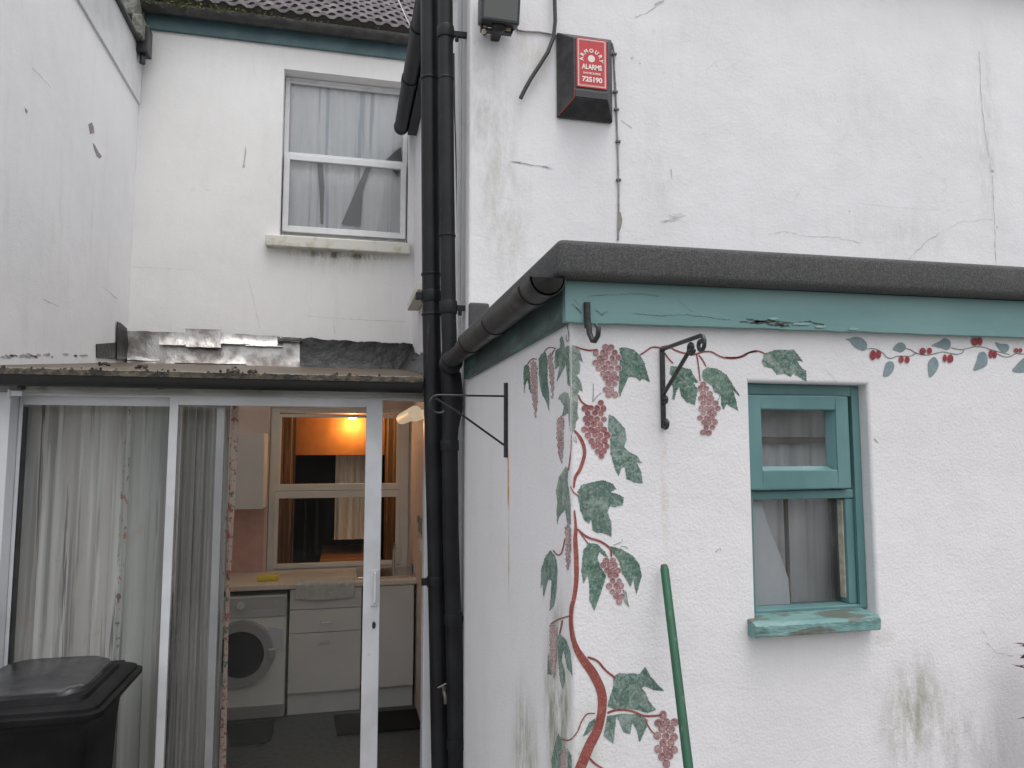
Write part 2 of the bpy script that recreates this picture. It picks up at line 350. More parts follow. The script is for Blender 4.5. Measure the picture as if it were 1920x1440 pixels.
def wall_y(y0, y1, x0, x1, z0, z1, holes, cuts=.45, mb=None, mi=0):
    """wall parallel to X with rectangular openings: one skin in front, one behind, reveals between"""
    mb = mb or MB()
    xs = sorted({x0, x1} | {v for h in holes for v in h[:2]}); zs = sorted({z0, z1} | {v for h in holes for v in h[2:]})
    inside = lambda x, z: x0 < x < x1 and z0 < z < z1 and not any(h[0] < x < h[1] and h[2] < z < h[3] for h in holes)
    for i in range(len(xs)-1):
        for j in range(len(zs)-1):
            a, b, c, d = xs[i], xs[i+1], zs[j], zs[j+1]; mx, mz = (a+b)/2, (c+d)/2
            if not inside(mx, mz): continue
            mb.add([(a, y0, c), (b, y0, c), (b, y0, d), (a, y0, d)], [(0, 1, 2, 3)], mi)
            mb.add([(a, y1, c), (b, y1, c), (b, y1, d), (a, y1, d)], [(3, 2, 1, 0)], mi)
            def nb(k, l):
                if not (0 <= k < len(xs)-1 and 0 <= l < len(zs)-1): return False
                return inside((xs[k]+xs[k+1])/2, (zs[l]+zs[l+1])/2)
            if not nb(i-1, j): mb.add([(a, y0, c), (a, y0, d), (a, y1, d), (a, y1, c)], [(0, 1, 2, 3)], mi)
            if not nb(i+1, j): mb.add([(b, y0, c), (b, y1, c), (b, y1, d), (b, y0, d)], [(0, 1, 2, 3)], mi)
            if not nb(i, j-1): mb.add([(a, y0, c), (a, y1, c), (b, y1, c), (b, y0, c)], [(0, 1, 2, 3)], mi)
            if not nb(i, j+1): mb.add([(a, y0, d), (b, y0, d), (b, y1, d), (a, y1, d)], [(0, 1, 2, 3)], mi)
    return mb
def pane_sheet(x0, x1, y0, y1, z0, z1):
    y = (y0+y1)/2; return MB().add([(x0, y, z0), (x1, y, z0), (x1, y, z1), (x0, y, z1)], [(0, 1, 2, 3)])
def frame(mb, x0, x1, z0, z1, y0, y1, l, r, b, t, mi=0):
    """rectangular frame from four butted bars with the given widths"""
    mb.box(x0, x0+l, y0, y1, z0, z1, mi); mb.box(x1-r, x1, y0, y1, z0, z1, mi)
    if b: mb.box(x0+l, x1-r, y0, y1, z0, z0+b, mi)
    if t: mb.box(x0+l, x1-r, y0, y1, z1-t, z1, mi)
    return mb
def curtain(x0, x1, z0, z1, y, amp, waves, seed, gather=0, nz=24, lean=None, edgefn=None, sharp=False):
    mb = MB(); rnd = random.Random(seed); nx = max(30, int(waves*(26 if sharp else 14))); ph = [rnd.uniform(0, 6.3) for _ in range(4)]
    vs = []
    for j in range(nz+1):
        v = j/nz; z = z1+(z0-z1)*v
        for i in range(nx+1):
            u = i/nx
            ww = u + .018*math.sin(9*u+ph[0]) + .012*v*math.sin(17*u+ph[1]+2*v)
            a, b = (x0, x1) if edgefn is None else edgefn(v)
            d = amp*2.2*((.25+.75*math.fabs(math.sin(math.pi*waves*ww+ph[2]+1.3*math.sin(5*u+ph[3]))))**.45-1) + .3*amp*math.sin(40*u+ph[0]+v) if sharp else amp*(.6+.4*v)*(math.sin(2*math.pi*waves*ww+ph[2]) + .45*math.sin(2*math.pi*waves*2.3*ww+ph[3]+v) + .3*math.sin(2*math.pi*waves*.37*ww+ph[1]))
            x = a+(b-a)*u + .5*d*math.cos(2*math.pi*waves*u+ph[1])*.5
            vs.append((x, y+d, z))
    fs = [(j*(nx+1)+i, j*(nx+1)+i+1, (j+1)*(nx+1)+i+1, (j+1)*(nx+1)+i) for j in range(nz) for i in range(nx)]
    mb.add(vs, fs); return mb
def spiral(c, ax, ay, r0, r1, turns, a0, n=26):
    c = Vector(c); ax = Vector(ax); ay = Vector(ay); out = []
    for i in range(n+1):
        t = i/n; a = a0+turns*2*math.pi*t; r = r0+(r1-r0)*t; out.append(c+ax*math.cos(a)*r+ay*math.sin(a)*r)
    return out

GZ = -.12      # yard level, one step below the kitchen floor
# ================================================================= ground
g = MB(); g.add([(-60, -60, GZ), (60, -60, GZ), (60, 60, GZ), (-60, 60, GZ)], [(0, 1, 2, 3)])
tag(g.build("ground", MT['asphalt']), kind='structure')
kf = MB(); kf.box(XL, X0, YD-.05, YB, GZ+.004, 0)
tag(kf.build("floor", MT['vinyl']), kind='structure')

# ================================================================= main house (rear wall, roof, upstairs window)
house = thing("house", "white rendered house wall at the back with a brown tiled roof and one upstairs window", "house", (-.3, YB+1.5, 0))
ux0, ux1 = PY(528, 300, YB).x, PY(767, 300, YB).x
uz0, uz1 = PY(640, 449, YB).z, PY(640, 141, YB).z
kx0, kx1 = PY(503, 900, YB).x, PY(768, 900, YB).x
kz0, kz1 = PY(640, 1072, YB).z, PY(640, 764, YB).z
zf = PY(480, 77, YB-.03).z        # fascia underside
mb = wall_y(YB, YB+.22, XL-1.4, X0+.6, 0, zf+.14, [(ux0, ux1, uz0, uz1), (kx0, kx1, kz0, kz1)])
mb.build("wall", MT['rear'], house)
mb = MB()                          # the rooms behind the two windows
for (a, b, c, d) in ((XL-1, X0+.5, 0, 2.62), (XL-1, X0+.5, 2.64, 5.2)):
    y0, y1 = YB+.2202, YB+3.4
    mb.add([(a, y0, c), (b, y0, c), (b, y1, c), (a, y1, c), (a, y0, d), (b, y0, d), (b, y1, d), (a, y1, d)],
           [(0, 1, 2, 3), (4, 5, 6, 7), (3, 2, 6, 7), (0, 3, 7, 4), (1, 2, 6, 5)])
mb.build("interior", MT['darkroom'], house, fixn=False)
# fascia, gutter, moss
fx0, fx1 = XL-.02, X0-.002
MB().box(fx0, fx1, YB-.03, YB-.002, zf, zf+.13).build("fascia", MT['tealfar'], house, bevel=.003)
def trough(mb, axis, a, b, c1, c2, r, th=.004, mi=0, n=12, caps=True):
    """half round gutter along x or y; (c1, c2) is the centre of its open top"""
    prof = [(math.cos(math.pi+math.pi*i/n)*r, math.sin(math.pi+math.pi*i/n)*r) for i in range(n+1)]
    prof += [(math.cos(2*math.pi-math.pi*i/n)*(r-th), math.sin(2*math.pi-math.pi*i/n)*(r-th)) for i in range(n+1)]
    P3 = (lambda t, p: (t, c1+p[0], c2+p[1])) if axis == 'x' else (lambda t, p: (c1+p[0], t, c2+p[1]))
    k = len(prof); vs = [P3(a, p) for p in prof] + [P3(b, p) for p in prof]
    fs = [(i, (i+1) % k, k+(i+1) % k, k+i) for i in range(k)]
    for i in range(n): fs.append((i, i+1, 2*n-i, 2*n+1-i)); fs.append((k+i, k+i+1, k+2*n-i, k+2*n+1-i))
    mb.add(vs, fs, mi)
    if caps:
        for t, dt in ((a, .004), (b, -.004)):
            mb.prism([P3(t, p) for p in prof[:n+1]], (dt, 0, 0) if axis == 'x' else (0, dt, 0), mi)
    return mb
gz = zf+.155; gy = YB-.095
gut = trough(MB(), 'x', fx0, fx1, gy, gz, .06).build("gutter", MT['gutter'], house, smooth=True)
# roof tiles: rolled courses stepping up the slope
pitch = R(37); ex = .25; per = .127
mb = MB(); x_a, x_b = XL-.02, X0+.5; nx = int((x_b-x_a)/per*8)
def roll(x):
    t = (x/per) % 1
    return .022*max(0, math.sin(math.pi*min(t/.6, 1)))**.7 if t < .6 else 0
for k in range(16):
    s0 = k*ex; jit = [random.uniform(-.004, .004) for _ in range(nx+2)]
    q_ = lambda s, n_: (YB-.13+s*math.cos(pitch)-n_*math.sin(pitch), gz+.02+s*math.sin(pitch)+n_*math.cos(pitch))
    (ya_, za_), (yb2, zb2) = q_(s0+.012, -.02), q_(s0+.012, .050)
    mb.add([(x_a, ya_, za_), (x_b, ya_, za_), (x_b, yb2, zb2), (x_a, yb2, zb2)], [(0, 1, 2, 3)], 1)  # dark riser put in as the shadow gap below each course
    rows = []
    for (s, lift, drop) in ((s0+.002, .060, -.024), (s0, .060, 0), (s0+ex+.03, .004, 0)):
        row = []
        for i in range(nx+1):
            x = x_a+(x_b-x_a)*i/nx
            n_ = lift+roll(x+(per/2 if k % 2 else 0))+drop+jit[int(i/8)]
            y = YB-.13+s*math.cos(pitch)-n_*math.sin(pitch); z = gz+.02+s*math.sin(pitch)+n_*math.cos(pitch)
            row.append((x, y, z))
        rows.append(row)
    o = [v for r_ in rows for v in r_]; m_ = nx+1
    mb.add(o, [(a*m_+i, a*m_+i+1, (a+1)*m_+i+1, (a+1)*m_+i) for a in range(2) for i in range(nx)])
mb.build("roof", [MT['tile'], MT['darkroom']], house, fixn=False)
mb = MB(); mb.add([(x_a, YB-.1, gz), (x_b, YB-.1, gz), (x_b, YB-.1+4*math.cos(pitch), gz+4*math.sin(pitch)), (x_a, YB-.1+4*math.cos(pitch), gz+4*math.sin(pitch))], [(0, 1, 2, 3)])
mb.build("roof_underlay", MT['darkroom'], house)
mb = MB()
for i in range(1500):
    px = random.choice((random.gauss(330, 40), random.gauss(380, 90), random.uniform(262, 740))); x = PY(px, 40, gy).x
    if not fx0 < x < fx1: continue
    dens = 1 if px < 520 else .35
    if random.random() > dens: continue
    c = Vector((x, gy+random.uniform(-.075, .02), gz+random.uniform(-.03 if px < 450 else -.01, .03)*(1.2 if px < 420 else .6)))
    a = Vector((random.uniform(-1, 1), random.uniform(-1, 1), random.uniform(-1, 1)))*.016; b = Vector((random.uniform(-1, 1), random.uniform(-1, 1), random.uniform(-1, 1)))*.016
    mb.add([c, c+a, c+a+b, c+b], [(0, 1, 2, 3)])
tag(mb.build("moss", MT['moss'], house, fixn=False), kind='stuff')
mb = MB()
for px in (290, 455, 600, 700): x = PY(px, 60, gy).x; mb.box(x-.012, x+.012, gy-.064, YB-.03, gz-.064, gz+.004)
# upstairs window
YW = YB+.09
win = MB(); fw_ = .045
ubz = PY(640, 441, YW).z; mz = PY(640, 297, YW).z
frame(win, ux0+.004, ux1-.004, ubz-.02, uz1-.004, YW+.03, YW+.09, .035, .035, .03, .025)
wup = win.build("window", MT['white'], house, bevel=.003)
lx0, lx1 = PY(531, 360, YW).x, PY(761, 360, YW).x
sash = frame(MB(), lx0, lx1, ubz, mz-.002, YW-.012, YW+.024, .046, .046, .05, .05)
sash.build("lower_sash", MT['white'], wup, bevel=.004)
sash = frame(MB(), lx0+.006, lx1-.006, mz+.0, uz1-.03, YW+.034, YW+.06, .024, .024, .032, .02)
sash.build("upper_sash", MT['white'], wup, bevel=.003)
pane_sheet(lx0+.02, lx1-.02, YW+.006, YW+.010, ubz+.02, mz-.02).build("pane", MT['glassup'], wup)
pane_sheet(lx0+.02, lx1-.02, YW+.044, YW+.048, mz+.01, uz1-.04).build("pane", MT['glassup'], wup)
sx0, sx1 = PY(497, 460, YB-.07).x, PY(769, 460, YB-.07).x
sz1, sz0 = PY(640, 446, YB-.05).z, PY(640, 468, YB-.07).z
sm = MB(); sm.add([(sx0, YB-.07, sz0), (sx1, YB-.07, sz0), (sx1, YB+.08, sz0), (sx0, YB+.08, sz0), (sx0, YB-.07, sz1-.012), (sx1, YB-.07, sz1-.012), (sx1, YB+.08, sz1+.03), (sx0, YB+.08, sz1+.03)],
                  [(0, 1, 2, 3), (4, 5, 6, 7), (0, 1, 5, 4), (1, 2, 6, 5), (2, 3, 7, 6), (3, 0, 4, 7)])
sm.build("sill", MT['sillstone'], wup, bevel=.008)
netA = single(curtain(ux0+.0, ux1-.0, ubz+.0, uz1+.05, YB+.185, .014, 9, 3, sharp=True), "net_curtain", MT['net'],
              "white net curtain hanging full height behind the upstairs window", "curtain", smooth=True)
# dark shapes painted over the net: two gaps and a chimney reflection
mb = MB()
def gore(pts, y, mb_):
    mb_.poly([PY(a, b, y) for a, b in pts])
mb = MB()
for pts, y in (([(595, 303), (605, 300), (608, 350), (606, 420), (601, 420), (599, 360)], YB+.156), ([(672, 345), (692, 300), (698, 306), (680, 360), (676, 425), (640, 420)], YB+.158),
               ([(722, 300), (752, 275), (752, 302), (745, 330)], YB+.157)):
    mb.prism([PY(a, b, y) for a, b in pts], (0, .002, 0))
single(mb, "net_gap_shapes", M('painted_gap_dark', (.20, .21, .22), .9), "dark shapes painted over the upstairs net curtain as gaps and a chimney reflection", "curtain")
# peeled patch and cracks on the rear wall
CRK = {}
def crackline(mb, pts, fn, w_=.0022, jit=.7, step=7):
    k = MB(); crackline_(k, pts, fn, w_, jit, step); mb.extra = getattr(mb, 'extra', []) + [k]
def build_all(mb, name, mat, parent):
    for k in getattr(mb, 'extra', []): k.build(name, mat, parent, fixn=False)
    if mb.v:
        n = len(mb.v); par = list(range(n))
        def fd(a):
            while par[a] != a: par[a] = par[par[a]]; a = par[a]
            return a
        for f in mb.f:
            for i in f[1:]: par[fd(i)] = fd(f[0])
        gr_ = {}
        for f in mb.f: gr_.setdefault(fd(f[0]), []).append(f)
        for fs_ in gr_.values():
            ids = sorted({i for f in fs_ for i in f}); mp = {a: b for b, a in enumerate(ids)}
            MB().add([mb.v[i] for i in ids], [[mp[i] for i in f] for f in fs_]).build(name, mat, parent)
mb = MB()
for pts in ([(460, 272), (462, 285), (458, 312), (454, 315), (457, 300)], [(455, 314), (460, 308), (459, 315)]):
    mb.prism([PY(a, b, YB-.0015) for a, b in pts], (0, .001, 0))
def crackline_(mb, pts, fn, w_=.0022, jit=.7, step=7):
    P = []
    for (a, b), (c, d) in zip(pts, pts[1:]):
        n_ = max(1, int(math.hypot(c-a, d-b)/step))
        for i in range(n_): P.append((a+(c-a)*i/n_+random.uniform(-jit, jit), b+(d-b)*i/n_+random.uniform(-jit, jit)))
    P.append(pts[-1]); Q = [fn(a, b) for a, b in P]
    for i in range(len(Q)-1):
        t = (Q[i+1]-Q[i]).normalized(); ww = w_*random.uniform(.3, 1.2)
        nrm = Vector((0, -1, 0)) if abs(Q[0].y-Q[-1].y) < 1e-6 else Vector((-1, 0, 0)); s_ = t.cross(nrm)*ww/2
        mb.add([Q[i]-s_, Q[i]+s_, Q[i+1]+s_, Q[i+1]-s_], [(0, 1, 2, 3)])
crackline(mb, [(570, 592), (620, 596), (690, 600), (762, 603)], lambda a, b: PY(a, b, YB-.002), .003)
crackline(mb, [(624, 596), (628, 625)], lambda a, b: PY(a, b, YB-.002), .003)
crackline(mb, [(465, 520), (475, 560), (487, 615)], lambda a, b: PY(a, b, YB-.002), .0025)
crackline(mb, [(240, 500), (300, 503), (380, 507)], lambda a, b: PY(a, b, YB-.002), .002)
build_all(mb, "crack", MT['crack'], house)

# ================================================================= neighbour on the left
nb = thing("neighbouring_house", "white rendered neighbour wall running back along the left side, with dark coping", "house", (XL-1, 2.5, 0))
ztop = PX(266, 112, XL).z; zline = PX(262, 200, XL).z
MB().box(XL-2.2, XL, 3.1, YB-.001, GZ-.02, ztop).build("wall", MT['left'], nb, bevel=0)
MB().box(XL+.001, XL+.016, 3.1, YB-.01, zline, ztop+.02).build("parapet_board", MT['white'], nb, bevel=.003)
MB().box(XL-.3, XL+.045, 3.06, YB-.02, ztop+.021, ztop+.052).build("coping", MT['felt'], nb, bevel=.006)
mb = MB(); mb.box(XL+.005, XL+.075, YB-.30, YB-.03, ztop+.03, ztop+.19); mb.box(XL-.25, XL+.02, YB-.28, YB-.01, ztop+.19, ztop+.6)
mb.build("parapet_end", M('mossy_stone', (.20, .20, .18), .9, (.10, .10, .08), 30, bscale=60, bstr=.8), nb, bevel=.012)
mb = MB(); mb.box(XL+.017, XL+.10, YB-.2, YB-.08, ztop-.05, ztop+.16); mb.tube([(XL+.05, YB-.14, ztop-.12), (XL+.05, YB-.14, ztop+.02)], .022)
mb.build("gutter_outlet", MT['black'], nb, bevel=.006)
mb = MB()
for pts in ([(166, 233), (172, 229), (176, 238), (177, 250), (169, 251)], [(174, 268), (178, 272), (185, 285), (191, 293), (188, 297), (182, 293), (177, 280)],
            [(47, 202), (52, 208), (51, 213), (48, 210)]):
    mb.prism([PX(a, b, XL+.0015) for a, b in pts], (-.001, 0, 0))
crackline(mb, [(60, 127), (75, 140), (95, 165)], lambda a, b: PX(a, b, XL+.002), .002)
crackline(mb, [(80, 560), (110, 575)], lambda a, b: PX(a, b, XL+.002), .003)
crackline(mb, [(190, 535), (220, 560)], lambda a, b: PX(a, b, XL+.002), .003)
build_all(mb, "peeled_patch", MT['patch'], nb)
# ragged old paint line where the lean-to roof meets the wall
mb = MB()
for i in range(26):
    a = random.uniform(0, 180); b = 668-.03*a+random.uniform(-2, 4); ww = random.uniform(4, 14)
    mb.prism([PX(a, b, XL+.0018), PX(a+ww*.4, b-random.uniform(1, 4), XL+.0018), PX(a+ww, b, XL+.0018), PX(a+ww*.8, b+3, XL+.0018)], (-.001, 0, 0))
build_all(mb, "worn_paint", M('worn_grey_paint', (.36, .37, .37), .9, (.5, .5, .5), 30), nb)

# ================================================================= two storey wing on the right
wing = thing("house_wing", "two storey white rendered wing at the right carrying the red alarm box", "house", (X0+2, YR+1.5, 0))
GO = .13
zg = PX(752, 240, X0-GO).z
ze = zg+.06
mb = MB(); mb.box(X0, 6.0, YR, YB-.001, GZ-.02, ze)
wo = mb.build("wall", MT['wing'], wing)
bm = bmesh.new(); bm.from_mesh(wo.data)
e_ = [e for e in bm.edges if all(abs(v.co.x-X0) < 1e-4 and abs(v.co.y-YR) < 1e-4 for v in e.verts)]
bmesh.ops.bevel(bm, geom=e_, offset=.012, segments=3, affect='EDGES', profile=.5)
for f in bm.faces: f.smooth = False
bm.to_mesh(wo.data); bm.free()
xs = PY(1862, 400, YR).x
mb = MB(); mb.add([(X0-.12, YR-.1, ze), (6.1, YR-.1, ze), (6.1, YB, ze), (X0-.12, YB, ze), (3.3, YR-.1, ze+1.9), (3.3, YB, ze+1.9)],
                  [(0, 1, 2, 3), (0, 3, 5, 4), (1, 4, 5, 2), (0, 4, 1), (3, 2, 5)])
mb.build("roof", MT['tile'], wing)
ug = MB(); ye = PX(752, 240, X0-GO).y
ug.tube([(X0-GO, YR-.05, zg), (X0-GO, ye, zg)], .056, n=20)
for yy in (YR+.4, 4.35, 5.0): ug.tube([(X0-GO, yy-.035, zg), (X0-GO, yy+.035, zg)], .062, n=20)
ug.tube([(X0-GO, ye-.03, zg), (X0-GO, ye+.012, zg)], [.061, .057], n=20)
ug.box(X0-.075, X0-.0005, YR, ye+.02, zg-.045, zg+.055)
ug.build("gutter", MT['cast'], wing, smooth=True)
mb = MB(); s1 = PX(775, 583, X0-.04)
mb.box(X0-.085, X0-.001, s1.y-.75, s1.y, s1.z, s1.z+.055); mb.build("side_sill", MT['sillstone'], wing, bevel=.006)
mb = MB()
crackline(mb, [(1836, 95), (1840, 180), (1846, 240), (1856, 300), (1861, 330), (1864, 400), (1868, 493)], lambda a, b: PY(a, b, YR-.002), .003, 1.0)
crackline(mb, [(1700, 490), (1735, 455), (1760, 438)], lambda a, b: PY(a, b, YR-.002), .003, 1.2)
crackline(mb, [(1760, 438), (1800, 415), (1860, 412)], lambda a, b: PY(a, b, YR-.002), .0015, 1.2)
crackline(mb, [(1440, 440), (1470, 432), (1500, 442), (1560, 444), (1615, 455)], lambda a, b: PY(a, b, YR-.002), .0018, 1.6)
crackline(mb, [(1610, 380), (1660, 387), (1790, 395)], lambda a, b: PY(a, b, YR-.002), .001)
crackline(mb, [(1190, 33), (1210, 25), (1245, 2)], lambda a, b: PY(a, b, YR-.002), .003, 1.2)
crackline(mb, [(1228, 8), (1240, 3), (1246, 0)], lambda a, b: PY(a, b, YR-.002), .007, .6)
crackline(mb, [(1258, 316), (1260, 335)], lambda a, b: PY(a, b, YR-.002), .005, .6)
crackline(mb, [(1165, 225), (1185, 240)], lambda a, b: PY(a, b, YR-.002), .004, .6)
for k_ in range(9): crackline(mb, [(1236+random.uniform(0, 40), 398+random.uniform(0, 22)), (1250+random.uniform(0, 40), 398+random.uniform(0, 22))], lambda a, b: PY(a, b, YR-.002), .002, 2)
for (a, b, s_) in ((1185, 108, 3), (880, 228, 2.5), (1593, 396, 1.8), (1200, 118, 1.5), (1870, 425, 2), (1862, 320, 3)):
    mb.prism([PY(a+s_*math.cos(t*1.05)*random.uniform(.6, 1), b+s_*math.sin(t*1.05)*random.uniform(.6, 1), YR-.002) for t in range(6)], (0, .001, 0))
build_all(mb, "crack", MT['crack'], wing)
# scuff mark
mb = MB()
for i in range(14):
    a = 950+random.uniform(0, 90); b = 300+(a-950)*.18+random.uniform(-2, 2)
    crackline(mb, [(a, b), (a+random.uniform(12, 30), b+random.uniform(2, 5))], lambda p, q: PY(p, q, YR-.0025), .0022, .5)
build_all(mb, "scuff_mark", M('grey_scuff', (.42, .42, .45), .9), wing)

# ================================================================= outhouse
oh = thing("outhouse", "low white outhouse with painted grapevine, teal fascia and flat felt roof", "outhouse", (1.8, YO+.7, GZ))
ozt = PY(1061, 590, YO).z
wx0, wx1 = PY(1411, 950, YO).x, PY(1637, 950, YO).x
wz1, wz0 = PY(1500, 718, YO).z, PY(1500, 1168, YO).z
T = .13
mb = wall_y(YO, YO+T, X0, 4.5, GZ-.02, ozt, [(wx0, wx1, wz0, wz1)])
mb.box(X0, X0+T, YO+T, YR-.001, GZ-.02, ozt)
wo = mb.build("wall", MT['out'], oh)
bm = bmesh.new(); bm.from_mesh(wo.data)
bmesh.ops.subdivide_edges(bm, edges=[e for e in bm.edges if e.calc_length() > .5], cuts=0) if False else None
e_ = [e for e in bm.edges if len(e.link_faces) == 2 and e.calc_face_angle(0) > 1 and
      (all(abs(v.co.x-X0) < 1e-4 and abs(v.co.y-YO) < 1e-4 for v in e.verts) or
       all(abs(v.co.y-YO) < 1e-4 and wx0-1e-3 < v.co.x < wx1+1e-3 and wz0-1e-3 < v.co.z < wz1+1e-3 for v in e.verts))]
bmesh.ops.bevel(bm, geom=e_, offset=.009, segments=4, affect='EDGES', profile=.5)
bm.to_mesh(wo.data); bm.free()
mb = MB(); mb.box(4.37, 4.5, YO+T, YR-.001, GZ, ozt); mb.build("wall", MT['out'], oh)
mb = MB(); mb.box(X0+T+.002, 4.36, YO+T+.5, YO+T+.52, GZ, ozt-.01); mb.box(X0+T+.002, 4.36, YO+T+.002, YO+T+.5, GZ, GZ+.02); mb.build("interior", MT['darkroom'], oh)
# fascia boards
fz0, fz1 = PY(1061, 603, YO-.025).z, PY(1061, 526, YO-.025).z
fk0 = (PY(1920, 632, YO-.025).z-fz0)/(PY(1920, 632, YO-.025).x-PY(1061, 603, YO-.025).x); fk1 = (PY(1920, 565, YO-.025).z-fz1)/(PY(1920, 565, YO-.025).x-PY(1061, 603, YO-.025).x)
fxl = PY(1060, 560, YO-.025).x
def rough_edge_board(x0, x1, y0, y1, z0, z1):
    mb = MB(); n_ = 240; vs = []
    for i in range(n_+1):
        x = x0+(x1-x0)*i/n_; d = noise.noise(Vector((x*9, 3, 0)))*.003+noise.noise(Vector((x*40, 1, 0)))*.0016
        pxx = x
        if PY(1400, 600, YO).x < pxx < PY(1560, 600, YO).x: d += max(0, noise.noise(Vector((x*60, 7, 0))))*.006
        a0, a1 = z0+fk0*(x-x0), z1+fk1*(x-x0); vs += [(x, y0, a0+d), (x, y0, a1), (x, y1, a0+d), (x, y1, a1)]
    fs = []
    for i in range(n_):
        a = 4*i; b = a+4
        fs += [(a, b, b+1, a+1), (a+2, a+3, b+3, b+2), (a, a+2, b+2, b), (a+1, b+1, b+3, a+3)]
    fs += [(0, 1, 3, 2), (4*n_, 4*n_+2, 4*n_+3, 4*n_+1)]
    return mb.add(vs, fs)
fb = rough_edge_board(fxl, 4.52, YO-.025, YO-.0008, fz0, fz1).build("fascia", MT['teal'], oh)
mb = MB(); mb.box(fxl, X0-.0008, YO-.0008+.001, YR-.002, fz0, fz1-.002); tag(mb.build("fascia", MT['teal_shade_grime'], oh, bevel=.002), "grimy fascia board with the shade of the gutter painted into its colour")
# flaking paint on the front board: dark cracks and lifted flakes
mb = MB()
fn = lambda a, b: PY(a, b, YO-.0262)
for pts, ww in (([(1385, 602), (1410, 606), (1440, 600), (1475, 606), (1520, 603), (1545, 609)], .0035), ([(1400, 598), (1425, 603), (1450, 610), (1480, 611)], .005),
                ([(1100, 556), (1150, 552), (1200, 550), (1235, 556)], .0009), ([(1190, 588), (1240, 592), (1290, 590), (1370, 600)], .0010),
                ([(1270, 563), (1300, 585)], .0007), ([(1072, 570), (1082, 578), (1090, 588)], .003), ([(1075, 560), (1085, 572)], .0012), ([(1118, 583), (1128, 590), (1140, 584)], .002)):
    crackline(mb, pts, fn, ww, 1.3, 4)
for c in ((1420, 604), (1440, 603), (1465, 608)):
    mb.prism([fn(c[0]+random.uniform(5, 16)*math.cos(t*.7), c[1]+random.uniform(1.5, 4)*math.sin(t*.7)) for t in range(9)], (0, .0006, 0))
build_all(mb, "paint_crack", MT['crack'] if False else M('bare_dark_wood', (.07, .075, .065), .9), fb)
mb = MB()
for c, s_ in (((1500, 607), 20), ((1540, 612), 14), ((1450, 597), 12), ((1600, 616), 12)):
    mb.prism([PY(c[0]+s_*math.cos(t*.63)*random.uniform(.6, 1.1), c[1]+2.4*math.sin(t*.63)*random.uniform(.6, 1.2), YO-.0285) for t in range(10)], (0, .001, 0))
build_all(mb, "paint_flake", M('pale_teal_flake', (.27, .42, .40), .6), fb)
# roof
rz1 = PY(1046, 446, YO-.07).z; rz0 = PY(1064, 521, YO-.07).z; rx = PY(1046, 446, YO-.07).x
def wedge(x0, x1, y0, y1, z0a, z0b, z1a, z1b):
    return MB().add([(x0, y0, z0a), (x1, y0, z0b), (x1, y1, z0b), (x0, y1, z0a), (x0, y0, z1a), (x1, y0, z1b), (x1, y1, z1b), (x0, y1, z1a)], [(0, 3, 2, 1), (4, 5, 6, 7), (0, 1, 5, 4), (1, 2, 6, 5), (2, 3, 7, 6), (3, 0, 4, 7)])
xe_ = PY(1920, 498, YO-.07).x; ext = lambda a, b, x: a+(b-a)*(x-rx)/(xe_-rx)
rz0 = PY(1064, 517, YO-.07).z
z1e = ext(rz1, PY(1920, 499, YO-.07).z+.002, 4.6); z0e = ext(rz0, PY(1920, 556, YO-.07).z, 4.6)
MB().box(X0+.01, 4.5, YO-.012, YO+.02, ozt-.01, min(rz0, z0e)-.001).build("felt_shadow_strip", MT['cast'], oh)  # black strip standing in for the shadow under the felt edge
mb = wedge(rx, 4.6, YO-.07, YR-.001, rz0, z0e, rz1, z1e)
ro = mb.build("roof", MT['felt'], oh, bevel=.016, seg=4, smooth=True)
# roof felt droops over the left edge behind the gutter
mb = MB(); mb.box(rx+.012, rx+.03, YO-.03, YR-.01, rz0-.02, rz0+.01); mb.build("felt_drip", MT['felt'], oh)
u1, u2 = PY(880, 603, YR-.02), PY(917, 569, YR-.02)
MB().box(X0-.004, u2.x, YR-.035, YR-.001, rz1-.01, u2.z).build("felt_upstand", MT['felt'], oh, bevel=.012, seg=3)
# gutter and its fittings
gc = PY(1027, 520, YO-.062); GX, GZZ = gc.x, gc.z
gr = .0435
fall = 0
og = MB(); trough(og, 'y', YO-.062, YR+.04, GX, GZZ, gr, n=16)
ogu = og.build("gutter", MT['gutter'], oh, smooth=True)
for (y0, y1, rr) in ((YO-.058, YO-.040, .0465), (YO+.05, YO+.11, .048), (YO+.55, YO+.63, .048), (YO+1.0, YO+1.10, .048)):
    trough(MB(), 'y', y0, y1, GX, GZZ+.001, rr, th=.006, n=16, caps=False).build("gutter_bracket", MT['black'], ogu, smooth=True)
# ---- outhouse window
wf = thing
mb = MB(); yf = YO+.036
frame(mb, wx0+.001, wx1-.001, wz0+.02, wz1-.001, yf, yf+.07, .022, .024, .01, .030)
w2 = mb.build("window", MT['teal2'], oh, bevel=.003)
# top-hung vent sash, standing slightly proud
ys = YO+.022
vx0, vx1 = wx0+.004, PY(1593, 820, ys).x
vz1, vz0 = PY(1500, 742, ys).z, PY(1500, 917, ys).z
gx0, gx1 = PY(1428, 820, ys).x, PY(1569, 820, ys).x; gz1, gz0 = PY(1500, 768, ys).z, PY(1500, 881, ys).z
mb = MB(); frame(mb, vx0, vx1, vz0, vz1, ys, ys+.036, gx0-vx0, vx1-gx1, gz0-vz0, vz1-gz1)
vent = mb.build("vent_sash", MT['teal2'], w2, bevel=.003)
